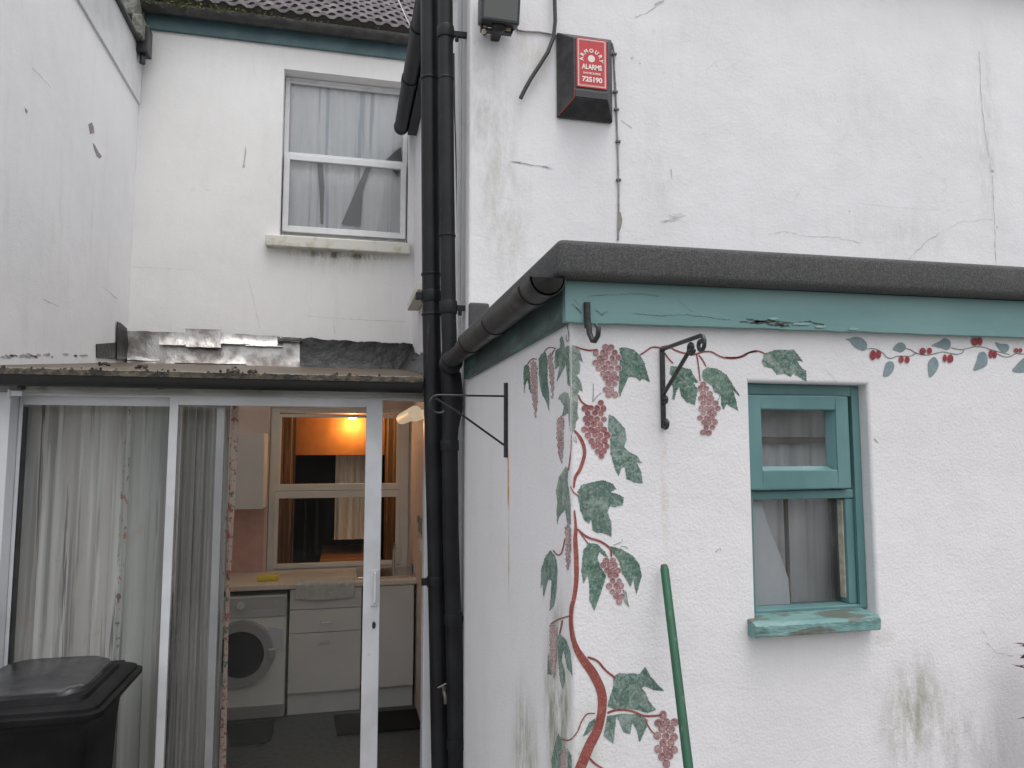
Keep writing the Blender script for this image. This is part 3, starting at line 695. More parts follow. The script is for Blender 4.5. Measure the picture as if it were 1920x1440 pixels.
# splayed glazing bead on the right and bottom of the vent
mb = MB(); mb.prism([(gx1, ys+.004, gz0), (gx1, ys+.03, gz0), (gx1-.014, ys+.03, gz0)], (0, 0, gz1-gz0)); mb.prism([(gx0, ys+.004, gz0), (gx0, ys+.03, gz0), (gx0, ys+.03, gz0+.010)], (gx1-gx0-.014, 0, 0))
mb.build("glazing_bead", MT['teal2'], w2)
pane_sheet(gx0-.004, gx1+.004, ys+.026, ys+.029, gz0-.004, gz1+.004).build("pane", MT['glassout'], w2)
# transom and lower fixed light
tz1, tz0 = PY(1500, 919, yf).z, PY(1500, 936, yf).z
MB().box(wx0+.023, wx1-.025, yf+.006, yf+.06, tz0, tz1).build("transom", MT['teal2'], w2, bevel=.004)
lgx1 = PY(1584, 1030, yf+.02).x
MB().box(lgx1, wx1-.025, yf+.010, yf+.055, wz0+.03, tz0-.001).build("fixed_sash", MT['teal2'], w2, bevel=.003)
mb = MB(); mb.box(lgx1-.004, lgx1-.0005, yf+.02, yf+.04, wz0+.045, tz0-.005); mb.build("putty", M('old_putty', (.42, .38, .30), .8, (.55, .52, .46), 40), w2)
pane_sheet(wx0+.01, lgx1+.006, yf+.040, yf+.043, wz0+.03, tz0+.002).build("pane", MT['glassout'], w2)
# sill with peeling paint
sy0 = YO-.045
sxa, sxb = PY(1420, 1180, sy0).x, PY(1656, 1170, sy0).x
sza, szb = PY(1540, 1191, sy0).z, PY(1540, 1163, sy0).z
szt = PY(1500, 1139, yf+.02).z
def rough_sill():
    mb = MB(); n_ = 90; vs = []
    for i in range(n_+1):
        x = sxa+(sxb-sxa)*i/n_
        d1 = noise.noise(Vector((x*38, 0, 1)))*.004; d2 = noise.noise(Vector((x*60, 5, 1)))*.004; d3 = noise.noise(Vector((x*25, 9, 1)))*.003
        e = min(i, n_-i)/n_*20; r_ = .008*max(0, 1-e)
        vs += [(x, YO+.09, szt), (x, YO+.02, szt-.006+d3*.3), (x, sy0+.008+r_, szb+d1), (x, sy0+d2+r_, szb-.008+d2), (x, sy0+d1+r_, sza+.006+d3), (x, sy0+.012, sza+d1*.4), (x, YO+.09, sza)]
    k = 7; fs = [(k*i+j, k*i+(j+1) % k, k*(i+1)+(j+1) % k, k*(i+1)+j) for i in range(n_) for j in range(k)]
    fs += [tuple(range(k)), tuple(k*n_+j for j in range(k))[::-1]]
    return mb.add(vs, fs)
# the sill fills the bottom of the opening but its horns run past it in front of the wall only
mb = rough_sill(); o_ = mb.build("sill", MT['tealsill'], w2)
bm = bmesh.new(); bm.from_mesh(o_.data); bm.to_mesh(o_.data); bm.free()
lace = single(curtain(wx0+.03, wx1-.02, tz1-.0, wz1-.04, YO+.16, .006, 5, 11), "net_curtain", MT['netdim'], "short dingy net behind the top vent of the small teal window", "curtain", smooth=True)
mb = curtain(wx0+.005, wx1-.01, wz0-.02, tz0+.03, YO+.175, .008, 4, 5)
lowc = single(mb, "net_curtain", MT['netdim'], "grey net curtain behind the lower pane of the small teal window", "curtain", smooth=True)
mb = MB(); mb.prism([PY(a, b, YO+.086) for a, b in ((1412, 940), (1425, 935), (1440, 985), (1463, 1040), (1478, 1085), (1482, 1136), (1412, 1140))], (0, .002, 0))
single(mb, "folded_net", MT['net'], "flap of net folded diagonally across the lower left of the small window", "curtain")
mb = MB(); a = PY(1477, 1000, YO+.14).x; mb.box(a-.004, a+.004, YO+.14, YO+.15, wz0-.02, tz0+.03); b = PY(1500, 822, YO+.13).z; mb.box(wx0+.01, wx1-.01, YO+.13, YO+.14, b-.012, b+.004)
single(mb, "curtain_rail", M('brown_wood', (.12, .075, .05), .7), "thin brown bars seen dimly behind the small window panes", "rail")
# small things on the outhouse wall: blemishes
mb = MB(); fn = lambda a, b: PY(a, b, YO-.0015)
for pts, ww in (([(1545, 690), (1560, 705), (1573, 722)], .0012), ([(1341, 1035), (1350, 1028), (1352, 1033)], .003), ([(1850, 1205), (1870, 1225), (1900, 1230)], .0015),
                ([(1640, 822), (1647, 830)], .003), ([(1838, 1180), (1850, 1190)], .0015)):
    crackline(mb, pts, fn, ww, .8, 4)
crackline(mb, [(1066, 612), (1064, 625), (1067, 640)], fn, .0015, .5, 4)
build_all(mb, "crack", M('grey_mark', (.40, .41, .43), .9), oh)
# ================================================================= painted grapevine on the outhouse
CX = lambda py: 1068 + (py-620)*.0073          # where the corner of the wall stands
c4 = lambda p: (940+p[0]/4, 600+p[1]/4)
c5 = lambda p: (940+p[0]*.375, 900+p[1]*.375)
c6 = lambda p: (1360+p[0]*.29167, 600+p[1]*.29167)
def wallpt(px, py, off=.0015):
    return PY(px, py, YO-off) if px >= CX(py) else PX(px, py, X0-off)
vine = MB()
def ribbon(mb, pts, cf, off=.0012, wdef=8, sc_=.25, nacross=5, mi=0, wob=.5):
    """brush stroke: centre line in survey pixels with widths, laid on whichever wall face it crosses"""
    P = []
    for p in pts: q = cf(p); P.append((q[0], q[1], (p[2] if len(p) > 2 else wdef)*sc_))
    # catmull-rom
    out = []
    for i in range(len(P)-1):
        p0, p1, p2, p3 = P[max(i-1, 0)], P[i], P[i+1], P[min(i+2, len(P)-1)]
        n_ = max(2, int(math.hypot(p2[0]-p1[0], p2[1]-p1[1])/3))
        for k in range(n_):
            t = k/n_; out.append(tuple(.5*((2*b)+(-a+c)*t+(2*a-5*b+4*c-d)*t*t+(-a+3*b-3*c+d)*t**3) for a, b, c, d in zip(p0, p1, p2, p3)))
    out.append(P[-1]); rows = []
    for i, (x, y, w_) in enumerate(out):
        a = out[max(i-1, 0)]; b = out[min(i+1, len(out)-1)]; dx, dy = b[0]-a[0], b[1]-a[1]; L = math.hypot(dx, dy) or 1
        nxn, nyn = -dy/L, dx/L; w_ = max(.5, w_+noise.noise(Vector((x*.12, y*.12, 4)))*wob)*(.5 if i in (0, len(out)-1) else 1)
        rows.append([(x+nxn*w_*(k/nacross-.5), y+nyn*w_*(k/nacross-.5)) for k in range(nacross+1)])
    for r1, r2 in zip(rows, rows[1:]):
        for k in range(nacross):
            q = [r1[k], r1[k+1], r2[k+1], r2[k]]
            cxm = sum(a[0]-CX(a[1]) for a in q)/4
            f = (lambda p: PY(max(p[0], CX(p[1])+.1), p[1], YO-off)) if cxm >= 0 else (lambda p: PX(min(p[0], CX(p[1])-.1), p[1], X0-off))
            mb.add([f(p) for p in q], [(0, 1, 2, 3)], mi)
S = ribbon
for pts in ([(555, 200), (610, 218), (665, 228), (725, 222)], [(1040, 262), (1075, 240), (1130, 205), (1190, 207)], [(1190, 207), (1250, 195), (1300, 225), (1360, 245), (1440, 258), (1520, 238), (1580, 240), (1630, 268), (1690, 285), (1760, 285), (1820, 270), (1860, 243), (1920, 235)]):
    S(vine, pts, c4, wdef=12)
S(vine, [(0, 240), (80, 240), (140, 215), (200, 198), (255, 215)], c6, wdef=10, sc_=.29)
for pts in ([(1225, 245), (1255, 290), (1290, 325)], [(1465, 258), (1480, 350), (1492, 460)], [(1480, 262), (1510, 300), (1538, 352)]): S(vine, pts, c4, wdef=10)
S(vine, [(575, 560), (600, 610), (640, 640), (690, 652)], c4, wdef=13)
S(vine, [(545, 825, 14), (590, 880, 24), (620, 950, 26), (622, 1020, 26), (590, 1120, 25), (555, 1180, 22), (543, 1260, 14)], c4)
for pts in ([(410, 215), (370, 205), (340, 215), (320, 240)], [(270, 300), (240, 290), (215, 305), (195, 335)], [(405, 215), (385, 240), (380, 262)], [(525, 860), (523, 960), (508, 1080), (500, 1130)]):
    S(vine, pts, c4, wdef=7)
for pts in ([(345, 30), (360, 60), (385, 80)], [(258, 350), (280, 375), (300, 365), (312, 320), (318, 290)], [(340, 680), (290, 695), (245, 720)], [(305, 700), (298, 735), (290, 770)],
            [(395, 265), (435, 320)], [(715, 1190), (740, 1240), (765, 1270)], [(470, 1168), (430, 1170), (400, 1210), (380, 1260), (340, 1300), (300, 1295)]):
    S(vine, pts, c5, wdef=6.5, sc_=.375)
for pts in ([(380, 245), (430, 285), (500, 310), (545, 345), (550, 385)], [(430, 885), (480, 905), (520, 950), (570, 990)], [(530, 1165), (580, 1150), (650, 1155), (720, 1180), (805, 1176)], [(440, 1390), (470, 1420), (510, 1445)]):
    S(vine, pts, c5, wdef=11, sc_=.375)
S(vine, [(365, 150, 8), (372, 230, 14), (370, 300, 22), (375, 400, 24), (375, 500, 23), (365, 580, 22), (350, 650, 22), (350, 740, 22), (370, 830, 30), (410, 900, 40), (460, 970, 46), (500, 1060, 46), (503, 1150, 44), (480, 1250, 46), (440, 1330, 50), (395, 1440, 52), (370, 1500, 54)], c5, sc_=.375)
vo = vine.build("painted_vine", MT['stemR'], oh, fixn=False)
tag(vo, "grapevine painted on the corner of the outhouse wall")

def smoothpoly(pts, cf, amp=1.0, sub=5, seed=0):
    Q = [cf(p) for p in pts]; out = []
    for i in range(len(Q)):
        a, b = Q[i], Q[(i+1) % len(Q)]; L = math.hypot(b[0]-a[0], b[1]-a[1]); n_ = max(1, int(L/2.2))
        nx_, ny_ = -(b[1]-a[1])/(L or 1), (b[0]-a[0])/(L or 1)
        for k in range(n_):
            t = k/n_; j = amp*noise.noise(Vector((a[0]*.3+t*9+seed, a[1]*.3, k*.9)))*1.1 + (amp*.35 if k % 2 else -amp*.35)
            j *= min(1, L/6)
            out.append((a[0]+(b[0]-a[0])*t+nx_*j, a[1]+(b[1]-a[1])*t+ny_*j))
    return out
def leaf(pts, cf, mat, parent, off=.0008, vein=True, name="painted_leaf", amp=1.0):
    P = smoothpoly(pts, cf, amp)
    mx = sum(p[0]-CX(p[1]) for p in P)/len(P)
    f = (lambda p: PY(max(p[0], CX(p[1])), p[1], YO-off)) if mx >= 0 else (lambda p: PX(min(p[0], CX(p[1])), p[1], X0-off))
    mb = MB(); mb.poly([f(p) for p in P]); me = mb.build(name, mat, parent, fixn=False)
    bm = bmesh.new(); bm.from_mesh(me.data); bmesh.ops.triangulate(bm, faces=bm.faces)
    bm.to_mesh(me.data); bm.free()
    return me
# leaves: front wall
LF = [
 (c4, 'leafP', [(530, 187), (560, 195), (588, 230), (600, 270), (613, 315), (585, 300), (592, 340), (588, 400), (562, 412), (590, 450), (600, 480), (612, 538), (588, 522), (575, 545), (575, 640), (570, 690), (578, 738), (560, 760), (556, 805), (532, 850)]),
 (c4, 'leafD', [(885, 210), (930, 205), (1000, 225), (1035, 260), (1070, 310), (1090, 380), (1115, 468), (1085, 450), (1060, 440), (1040, 457), (1010, 430), (970, 425), (950, 430), (935, 470), (910, 520), (890, 578), (880, 530), (885, 440), (880, 360), (895, 280)]),
 (c4, 'leafM', [(805, 710), (840, 720), (890, 770), (930, 820), (940, 900), (920, 950), (960, 990), (1020, 1020), (1055, 1075), (1015, 1070), (1050, 1140), (1062, 1225), (1000, 1220), (940, 1190), (925, 1100), (900, 1110), (880, 1178), (855, 1120), (835, 1060), (820, 1000), (815, 880), (800, 800)]),
 (c5, 'leafM', [(380, 60), (400, 25), (460, 10), (510, 0), (560, 20), (575, 45), (545, 60), (580, 70), (612, 85), (608, 125), (570, 135), (545, 130), (530, 160), (550, 210), (552, 285), (510, 265), (480, 265), (455, 250), (450, 195), (440, 220), (415, 200), (395, 150), (385, 100)]),
 (c4, 'leafD', [(1270, 345), (1340, 350), (1420, 370), (1440, 410), (1480, 470), (1440, 470), (1475, 520), (1450, 640), (1390, 615), (1350, 570), (1335, 500), (1310, 540), (1300, 598), (1280, 590), (1290, 520), (1270, 460), (1285, 430), (1262, 400)]),
 (c4, 'leafD', [(1510, 380), (1550, 355), (1620, 365), (1690, 410), (1740, 490), (1795, 578), (1740, 530), (1760, 600), (1778, 680), (1720, 650), (1690, 630), (1665, 675), (1650, 630), (1645, 560), (1600, 540), (1580, 490), (1520, 460), (1505, 420)]),
 (c6, 'leafM', [(235, 265), (250, 215), (320, 192), (440, 190), (470, 225), (500, 268), (465, 262), (480, 295), (520, 330), (523, 398), (480, 370), (440, 345), (420, 365), (380, 345), (330, 350), (300, 310), (250, 300)]),
 (c5, 'leafD', [(440, 315), (480, 320), (520, 360), (540, 400), (490, 360), (480, 390), (500, 440), (525, 480), (500, 560), (465, 655), (440, 600), (440, 520), (430, 480), (410, 520), (400, 450), (410, 350)]),
 (c5, 'leafD', [(545, 330), (600, 345), (660, 380), (690, 420), (703, 480), (690, 520), (675, 575), (660, 500), (645, 535), (620, 490), (600, 460), (590, 410), (560, 370)]),
 (c5, 'leafM', [(605, 545), (625, 560), (640, 642), (615, 610)]),
 (c5, 'leafM', [(560, 980), (590, 965), (620, 968), (660, 966), (690, 972), (720, 932), (745, 980), (780, 1020), (815, 1055), (760, 1050), (720, 1030), (700, 1040), (720, 1060), (735, 1100), (775, 1150), (730, 1165), (680, 1150), (620, 1143), (560, 1145), (530, 1130), (545, 1080), (560, 1030)]),
 (c5, 'leafM', [(530, 1180), (600, 1168), (690, 1172), (735, 1200), (725, 1240), (690, 1315), (680, 1260), (655, 1210), (645, 1270), (610, 1260), (590, 1210), (575, 1185), (560, 1320), (510, 1280)]),
 (c5, 'leafM', [(405, 1285), (440, 1210), (470, 1190), (465, 1240), (430, 1270)]),
 # side wall, seen foreshortened
 (c4, 'leafM', [(395, 300), (405, 230), (440, 205), (438, 140), (455, 115), (470, 170), (475, 210), (490, 195), (510, 188), (512, 500), (495, 480), (485, 330), (440, 420), (412, 468), (425, 400), (440, 340), (405, 370)]),
 (c4, 'leafP', [(425, 590), (440, 560), (470, 540), (500, 550), (512, 600), (515, 845), (506, 760), (500, 700), (450, 730), (470, 650), (440, 600)]),
 (c4, 'leafD', [(165, 400), (170, 350), (190, 330), (210, 350), (215, 420), (225, 570), (205, 510), (195, 450), (180, 480), (170, 550)]),
 (c4, 'leafD', [(280, 290), (300, 255), (330, 235), (345, 300), (345, 450), (358, 540), (358, 685), (330, 600), (310, 570), (290, 500), (280, 400)]),
 (c5, 'leafP', [(320, -67), (334, -60), (330, 0), (338, 60), (345, 130), (346, 220), (330, 225), (318, 150), (290, 180), (278, 225), (275, 150), (280, 110), (272, 60), (285, -10)]),
 (c5, 'leafM', [(200, 440), (220, 380), (245, 350), (270, 380), (280, 440), (275, 560), (262, 630), (240, 655), (245, 600), (250, 500), (235, 500), (210, 590), (205, 520), (195, 545)]),
 (c5, 'leafM', [(232, 880), (242, 860), (250, 975), (230, 970)]),
 (c5, 'leafM', [(275, 790), (290, 770), (325, 800), (345, 860), (355, 980), (330, 940), (310, 850), (300, 900), (318, 960), (308, 1050), (292, 1000), (285, 900)]),
 (c5, 'leafM', [(250, 1400), (265, 1330), (285, 1265), (300, 1300), (300, 1340), (310, 1480), (255, 1480)]),
 (c5, 'leafM', [(330, 1340), (350, 1380), (356, 1480), (330, 1480)]),
]
for cf, m_, pts in LF: leaf(pts, cf, MT[m_], vo)
# pale grape bunches on the side wall
SG = [(c4, [(215, 330), (240, 305), (270, 330), (272, 480), (268, 620), (255, 755), (240, 660), (225, 520)]), (c4, [(345, 260), (370, 250), (390, 330), (395, 430), (390, 520), (382, 610), (365, 470)]),
      (c4, [(410, 750), (440, 720), (470, 740), (465, 900), (460, 1000), (450, 1090), (430, 1030), (415, 900)]), (c5, [(315, 230), (345, 225), (347, 300), (344, 400), (330, 450), (320, 400), (322, 300)]),
      (c5, [(240, 730), (260, 715), (278, 740), (275, 850), (270, 940), (262, 1000), (245, 940), (238, 850)]), (c5, [(300, 1350), (325, 1350), (325, 1480), (295, 1480)])]
def inpoly(x, y, P):
    r = False
    for i in range(len(P)):
        (x1, y1), (x2, y2) = P[i], P[i-1]
        if (y1 > y) != (y2 > y) and x < (x2-x1)*(y-y1)/(y2-y1)+x1: r = not r
    return r
def bunch(pts, cf, r, parent, mats, side=False, seed=1, jit=.22, sqx=1):
    rnd = random.Random(seed); P = [cf(p) for p in pts]; ys_ = [p[1] for p in P]; xs_ = [p[0] for p in P]
    mb = MB(); y = min(ys_)+r*.4; k = 0; kk = 0; mats = list(mats)+[MT['rim']]
    while y < max(ys_)+r*.2:
        x = min(xs_)+(r*sqx if k % 2 else 0)
        while x < max(xs_)+r:
            if inpoly(x, y, P):
                a, b = x+rnd.uniform(-1, 1)*r*jit*sqx, y+rnd.uniform(-1, 1)*r*jit; rr = r*rnd.uniform(.92, 1.08)
                ea, eb = rnd.uniform(.88, 1.1)*sqx, rnd.uniform(.9, 1.12); dark = rnd.random() < .5
                def disc(s, off, mi, oa=0, ob=0, n_=11):
                    q = [(a+oa+rr*s*ea*math.cos(2*math.pi*t/n_), b+ob+rr*s*eb*math.sin(2*math.pi*t/n_)) for t in range(n_)]
                    mb.poly([PX(min(u, CX(v_)-.3), v_, X0-off) if side else PY(max(u, CX(v_)), v_, YO-off) for u, v_ in q], mi)
                kk += 1; o_ = .0010+kk*6e-6
                disc(1.14, o_, 2); disc(1.0, o_+3e-5, 0); disc(.84, o_+6e-5, 1, rr*.03, rr*.03)
                if not side and dark: disc(.60, o_+9e-5, 0, rr*.05, -rr*.05); disc(.40, o_+12e-5, 1, 0, rr*.1)
            x += 2*r*sqx
        y += r*1.72; k += 1
    return mb.build("painted_grapes", mats, parent, fixn=False)
for i, (cf, pts) in enumerate(SG): bunch(pts, cf, 2.6, vo, [MT['grapeS'], MT['grapeL']], True, i, sqx=.55)
GM = [MT['grape'], MT['grapeL']]
bunch([(690, 270), (720, 215), (790, 195), (860, 210), (892, 290), (885, 400), (870, 480), (850, 560), (815, 600), (790, 570), (770, 500), (740, 430), (700, 330)], c4, 5.7, vo, GM, seed=11)
bunch([(605, 700), (625, 650), (690, 650), (740, 610), (785, 620), (790, 690), (785, 760), (800, 850), (818, 940), (815, 1015), (745, 1030), (720, 985), (670, 965), (650, 860), (610, 790)], c4, 5.9, vo, [MT['grape'], MT['grapeM']], seed=12)
bunch([(1478, 480), (1530, 470), (1580, 520), (1610, 600), (1633, 660), (1620, 720), (1612, 800), (1590, 865), (1530, 875), (1500, 810), (1488, 700), (1475, 600)], c4, 5.3, vo, GM, seed=13)
bunch([(497, 405), (530, 395), (585, 400), (590, 460), (617, 510), (600, 560), (606, 630), (570, 625), (530, 560), (527, 490), (500, 440)], c5, 5.6, vo, GM, seed=14)
bunch([(765, 1190), (820, 1172), (885, 1195), (880, 1300), (865, 1360), (830, 1440), (765, 1400), (770, 1300)], c5, 7.4, vo, GM, seed=15)
tend = MB()
for pts in ([(490, 0), (495, 60), (505, 110), (497, 165), (485, 150), (488, 110)], [(690, 475), (690, 560), (685, 620)], [(755, 545), (720, 570), (690, 610)], [(1590, 530), (1640, 560), (1615, 620)], [(555, 870), (565, 920), (545, 900), (540, 870)]):
    S(tend, pts, c4, wdef=5)
for pts in ([(560, 325), (600, 310), (605, 295)], [(595, 330), (625, 335), (632, 345)]): S(tend, pts, c5, wdef=3, sc_=.375)
S(tend, [(523, 200), (520, 500), (530, 860)], c4, wdef=5)
tend.build("painted_tendril", MT['stemG'], vo, fixn=False)
# the second, finer border of grey leaves and red berries along the top right
bd = MB()
for pts in ([(910, 185), (960, 185), (1010, 210), (1040, 240), (1070, 245), (1110, 232), (1190, 232), (1230, 210)], [(1160, 182), (1200, 195), (1225, 212), (1290, 225), (1350, 215), (1400, 205), (1480, 220), (1525, 210), (1530, 190)],
            [(1450, 178), (1520, 190), (1600, 172), (1660, 175), (1720, 195), (1780, 210), (1830, 222)], [(1745, 215), (1790, 235), (1830, 235), (1870, 215), (1920, 218), (2000, 200)]):
    S(bd, pts, c6, wdef=6, sc_=.29)
bo = bd.build("painted_border", MT['stemG'], oh, fixn=False); tag(bo, "fine painted sprig of blue grey leaves and red berries under the fascia")
def smooth_closed(pts):
    out = []; n_ = len(pts)
    for i in range(n_):
        p0, p1, p2, p3 = pts[i-1], pts[i], pts[(i+1) % n_], pts[(i+2) % n_]
        for k in range(4):
            t = k/4; out.append(tuple(.5*((2*b)+(-a+c)*t+(2*a-5*b+4*c-d)*t*t+(-a+3*b-3*c+d)*t**3) for a, b, c, d in zip(p0, p1, p2, p3)))
    return out
for pts in ([(768, 125), (800, 118), (840, 108), (880, 118), (910, 150), (908, 185), (880, 198), (830, 175), (795, 135)], [(1075, 190), (1095, 160), (1125, 143), (1155, 158), (1160, 185), (1130, 208), (1100, 200)],
            [(1325, 165), (1370, 140), (1410, 118), (1445, 135), (1448, 170), (1425, 193), (1380, 180)], [(1735, 145), (1770, 152), (1815, 158), (1825, 185), (1795, 213), (1760, 190)],
            [(1015, 362), (1022, 310), (1035, 275), (1065, 265), (1085, 285), (1080, 325), (1050, 360)], [(1312, 370), (1303, 320), (1305, 270), (1340, 238), (1365, 260), (1370, 300), (1345, 345)],
            [(1595, 325), (1612, 270), (1630, 215), (1665, 205), (1685, 240), (1680, 290), (1640, 315)], [(1845, 330), (1870, 290), (1905, 255), (1935, 240), (1950, 290), (1920, 337)]):
    leaf(smooth_closed(pts), c6, MT['leafB'], bo, amp=.15)
for (a, b, ra, rb) in ((950, 225, 20, 32), (985, 220, 17, 28), (1132, 252, 15, 25), (1170, 255, 16, 22), (1270, 200, 20, 22), (1313, 197, 16, 20), (1412, 245, 12, 25), (1447, 248, 20, 27),
                       (1605, 140, 22, 25), (1638, 138, 16, 26), (1708, 218, 13, 28), (1733, 220, 13, 26), (1870, 195, 13, 15), (1898, 195, 12, 15)):
    mb = MB(); mb.poly([PY(*c6((a+ra*math.cos(t*.45), b+rb*math.sin(t*.45))), YO-.003) for t in range(14)]); mb.build("painted_berry", MT['berry'], bo, fixn=False)

# ================================================================= ironwork
def bar_x(mb, p, q, wx, wy):     # flat bar between two points
    mb.tube([p, q], wx, n=8)
# basket bracket on the front wall, arm reaching out towards the yard
p0 = PY(1242, 652, YO-.006); p1 = PY(1245, 803, YO-.006); bx = (p0.x+p1.x)/2
tip = PX(1314, 640, bx); br = PY(1246, 740, YO-.006)
fbk = thing("wall_bracket", "black wrought iron hanging bracket with scrolls beside the painted leaves", "bracket", (bx, YO, p1.z))
MB().box(bx-.0065, bx+.0065, YO-.007, YO-.0005, p1.z, p0.z).build("wall_plate", MT['iron'], fbk, bevel=.0015)
mb = MB(); mb.tube([(bx, YO-.004, p0.z-.004), (bx, YO-.1, p0.z-.002+.0), (bx, tip.y, p0.z-.0)], .0055, n=8)
cz = p0.z
mb.tube(spiral((bx, tip.y+.0, cz-.020), (0, 0, 1), (0, -1, 0), .020, .006, 1.15, 0), .0050, n=8)
mb.build("arm", MT['iron'], fbk, smooth=True)
mb = MB(); bt = PX(1293, 664, bx)
mb.tube([(bx, YO-.006, br.z), (bx, bt.y+.005, cz-.030)], .0052, n=8)
mb.tube(spiral((bx, bt.y-.008, cz-.022), (0, 1, 0), (0, 0, 1), .016, .004, 1.3, R(200)), .005, n=8)
mb.tube(spiral((bx, YO-.018, br.z-.012), (0, 1, 0), (0, 0, -1), .013, .003, 1.1, R(-60)), .0045, n=8)
mb.tube(spiral((bx, YO-.018, p1.z+.012), (0, 1, 0), (0, 0, -1), .014, .003, 1.2, R(0)), .0050, n=8)
mb.build("brace", MT['iron'], fbk, smooth=True)
# bracket on the side wall, arm pointing away to the left
q0 = PX(949, 718, X0-.005); q1 = PX(952, 858, X0-.005)
sbk = thing("wall_bracket", "thin rusty hanging bracket on the narrow side wall next to the drainpipes", "bracket", (X0, q0.y, q1.z))
MB().tube([(X0-.005, q0.y, q0.z), (X0-.005, q0.y, q1.z)], .0085, n=6).build("wall_plate", MT['iron'], sbk)
qa = PX(950, 742, X0-.008); qt = PY(808, 742, qa.y)
mb = MB(); mb.tube([(X0-.008, q0.y, qa.z), (qt.x+.03, q0.y, qa.z)], .0035, n=8)
mb.tube([(qt.x+.03, q0.y, qa.z)]+[Vector((qt.x+.03, q0.y, qa.z-.03))+Vector((math.sin(-t)*.032, 0, math.cos(t)*.03)) for t in [i*.25 for i in range(1, 16)]], .0035, n=8)
mb.build("arm", MT['iron'], sbk, smooth=True)
qb = PX(950, 836, X0-.008)
MB().tube([(X0-.008, q0.y, qb.z), (PY(858, 770, q0.y).x, q0.y, PY(858, 772, q0.y).z), (qt.x+.02, q0.y, qa.z-.012)], .0038, n=8).build("brace", MT['iron'], sbk, smooth=True)
# hook strap on the fascia
h0 = PY(1101, 567, YO-.032); h1 = PY(1103, 615, YO-.032); hb = PY(1108, 641, YO-.05)
hk = MB(); hx = h0.x; yh = YO-.030
hk.tube([(hx, yh, h0.z), (hx+.001, yh, h1.z)], .0085, n=10)
hk.tube([(hx+.002, yh-.004, h1.z+.012), (hx+.003, yh-.008, h1.z-.014), (hx+.008, yh-.016, hb.z+.003), (hx+.011, yh-.024, hb.z+.001), (hx+.0155, yh-.034, hb.z+.014), (hx+.016, yh-.038, h1.z-.006), (hx+.012, yh-.030, h1.z+.004)], [.0078, .0072, .0062, .006, .0066, .0066, .005], n=10)
single(hk, "hook", MT['iron'], "black iron hook screwed to the teal fascia board", "hook", smooth=True)

# ================================================================= drainpipes in the corner
YP = 3.42
def pipe_path(pts, Y): return [PY(a, b, Y) for a, b in pts]
sp_ = thing("drainpipe", "left and thicker of two black drainpipes running the full height of the corner", "drainpipe", PY(812, 1500, YP))
r1 = .044
P = pipe_path([(804, -60), (805, 0), (807, 360), (809, 600), (813, 800), (819, 1040), (827, 1440), (829, 1640)], YP)
MB().tube(P, r1, n=24).build("pipe", MT['cast'], sp_, smooth=True)
def collar(mb, path, py, h_, r, n=24):
    zt = PY(810, py, YP).z
    for a, b in zip(path, path[1:]):
        if a.z >= zt >= b.z:
            t = (a.z-zt)/(a.z-b.z); c = a.lerp(b, t); d = (b-a).normalized()
            mb.tube([c-d*h_/2, c-d*(h_/2-.006), c+d*(h_/2-.006), c+d*h_/2], [r*.96, r, r, r*.96], n=n); return c
for py_, h_ in ((515, .012), (556, .055), (590, .012), (1090, .05), (150, .012)):
    mb = MB(); c = collar(mb, P, py_, h_, r1+.005)
    if h_ > .02: mb.box(c.x-r1-.03, c.x-r1+.004, c.y-.012, c.y+.012, c.z-.016, c.z+.016)
    mb.build("collar", MT['cast'], sp_, smooth=True)
dp = thing("drainpipe", "right hand slimmer black drainpipe with a kinked joint that takes the outhouse gutter", "drainpipe", PY(850, 1500, YP-.06))
r2 = .036; YQ = YP-.10
Pa = pipe_path([(835, -60), (835, 0), (838, 360), (841, 600), (843, 660), (846, 730)], YQ)
Pb = pipe_path([(846, 700), (848, 735), (849, 768), (845, 800), (843, 830), (845, 1000), (851, 1200), (856, 1440), (858, 1640)], YQ)
MB().tube(Pa, r2, n=24).build("pipe", MT['cast'], dp, smooth=True)
MB().tube(Pb, [.046, .049, .046, .038, .037, .037, .037, .037, .037], n=24).build("pipe", MT['cast'], dp, smooth=True)
for py_, h_, path, rr in ((80, .06, Pa, r2+.006), (165, .010, Pa, r2+.003), (452, .010, Pa, r2+.004), (583, .06, Pa, r2+.006), (835, .05, Pb, .043), (1153, .05, Pb, .042), (1380, .05, Pb, .042)):
    mb = MB(); c = collar(mb, path, py_, h_, rr)
    if py_ in (80, 583, 1153):
        e1 = PX(865 if py_ < 1000 else 884, py_, X0-.004)
        mb.box(c.x, min(X0-.001, c.x+.12), c.y-.01, c.y+.012, c.z-.012, c.z+.012); mb.tube([(c.x+.055, c.y, c.z-.035), (c.x+.055, c.y, c.z+.0)], .009)
    mb.build("bracket", MT['cast'], dp, smooth=True)
# gutter outlet dropping into the pipe
og2 = MB(); e0 = Vector((GX, YR+.04, GZZ-.02)); e1 = PY(845, 668, YQ)
og2.tube([e0+Vector((0, -.05, .0)), e0+Vector((0, .02, -.005)), e1+Vector((0, 0, .0)), e1+Vector((0, 0, -.10))], [.05, .05, .047, .042], n=20)
og2.build("gutter_shoe", MT['black'], dp, smooth=True)
dp3 = MB(); dp3.tube(pipe_path([(866, 1030), (868, 1060), (869, 1100), (871, 1300), (872, 1440), (873, 1640)], 3.52), [.02, .03, .032, .032, .032, .032], n=16)
single(dp3, "waste_pipe", MT['cast'], "short black waste pipe standing behind the kinked drainpipe, from waist height down", "drainpipe", smooth=True)
# thin cable beside the pipes
cb = MB(); cb.tube([PX(a, b, X0-.006) for a, b in ((851, 100), (852, 200), (855, 300), (857, 420), (858, 560), (858, 680))], .0035, n=8)
single(cb, "cable", MT['cast'], "thin black cable hanging just right of the drainpipes", "cable", smooth=True)
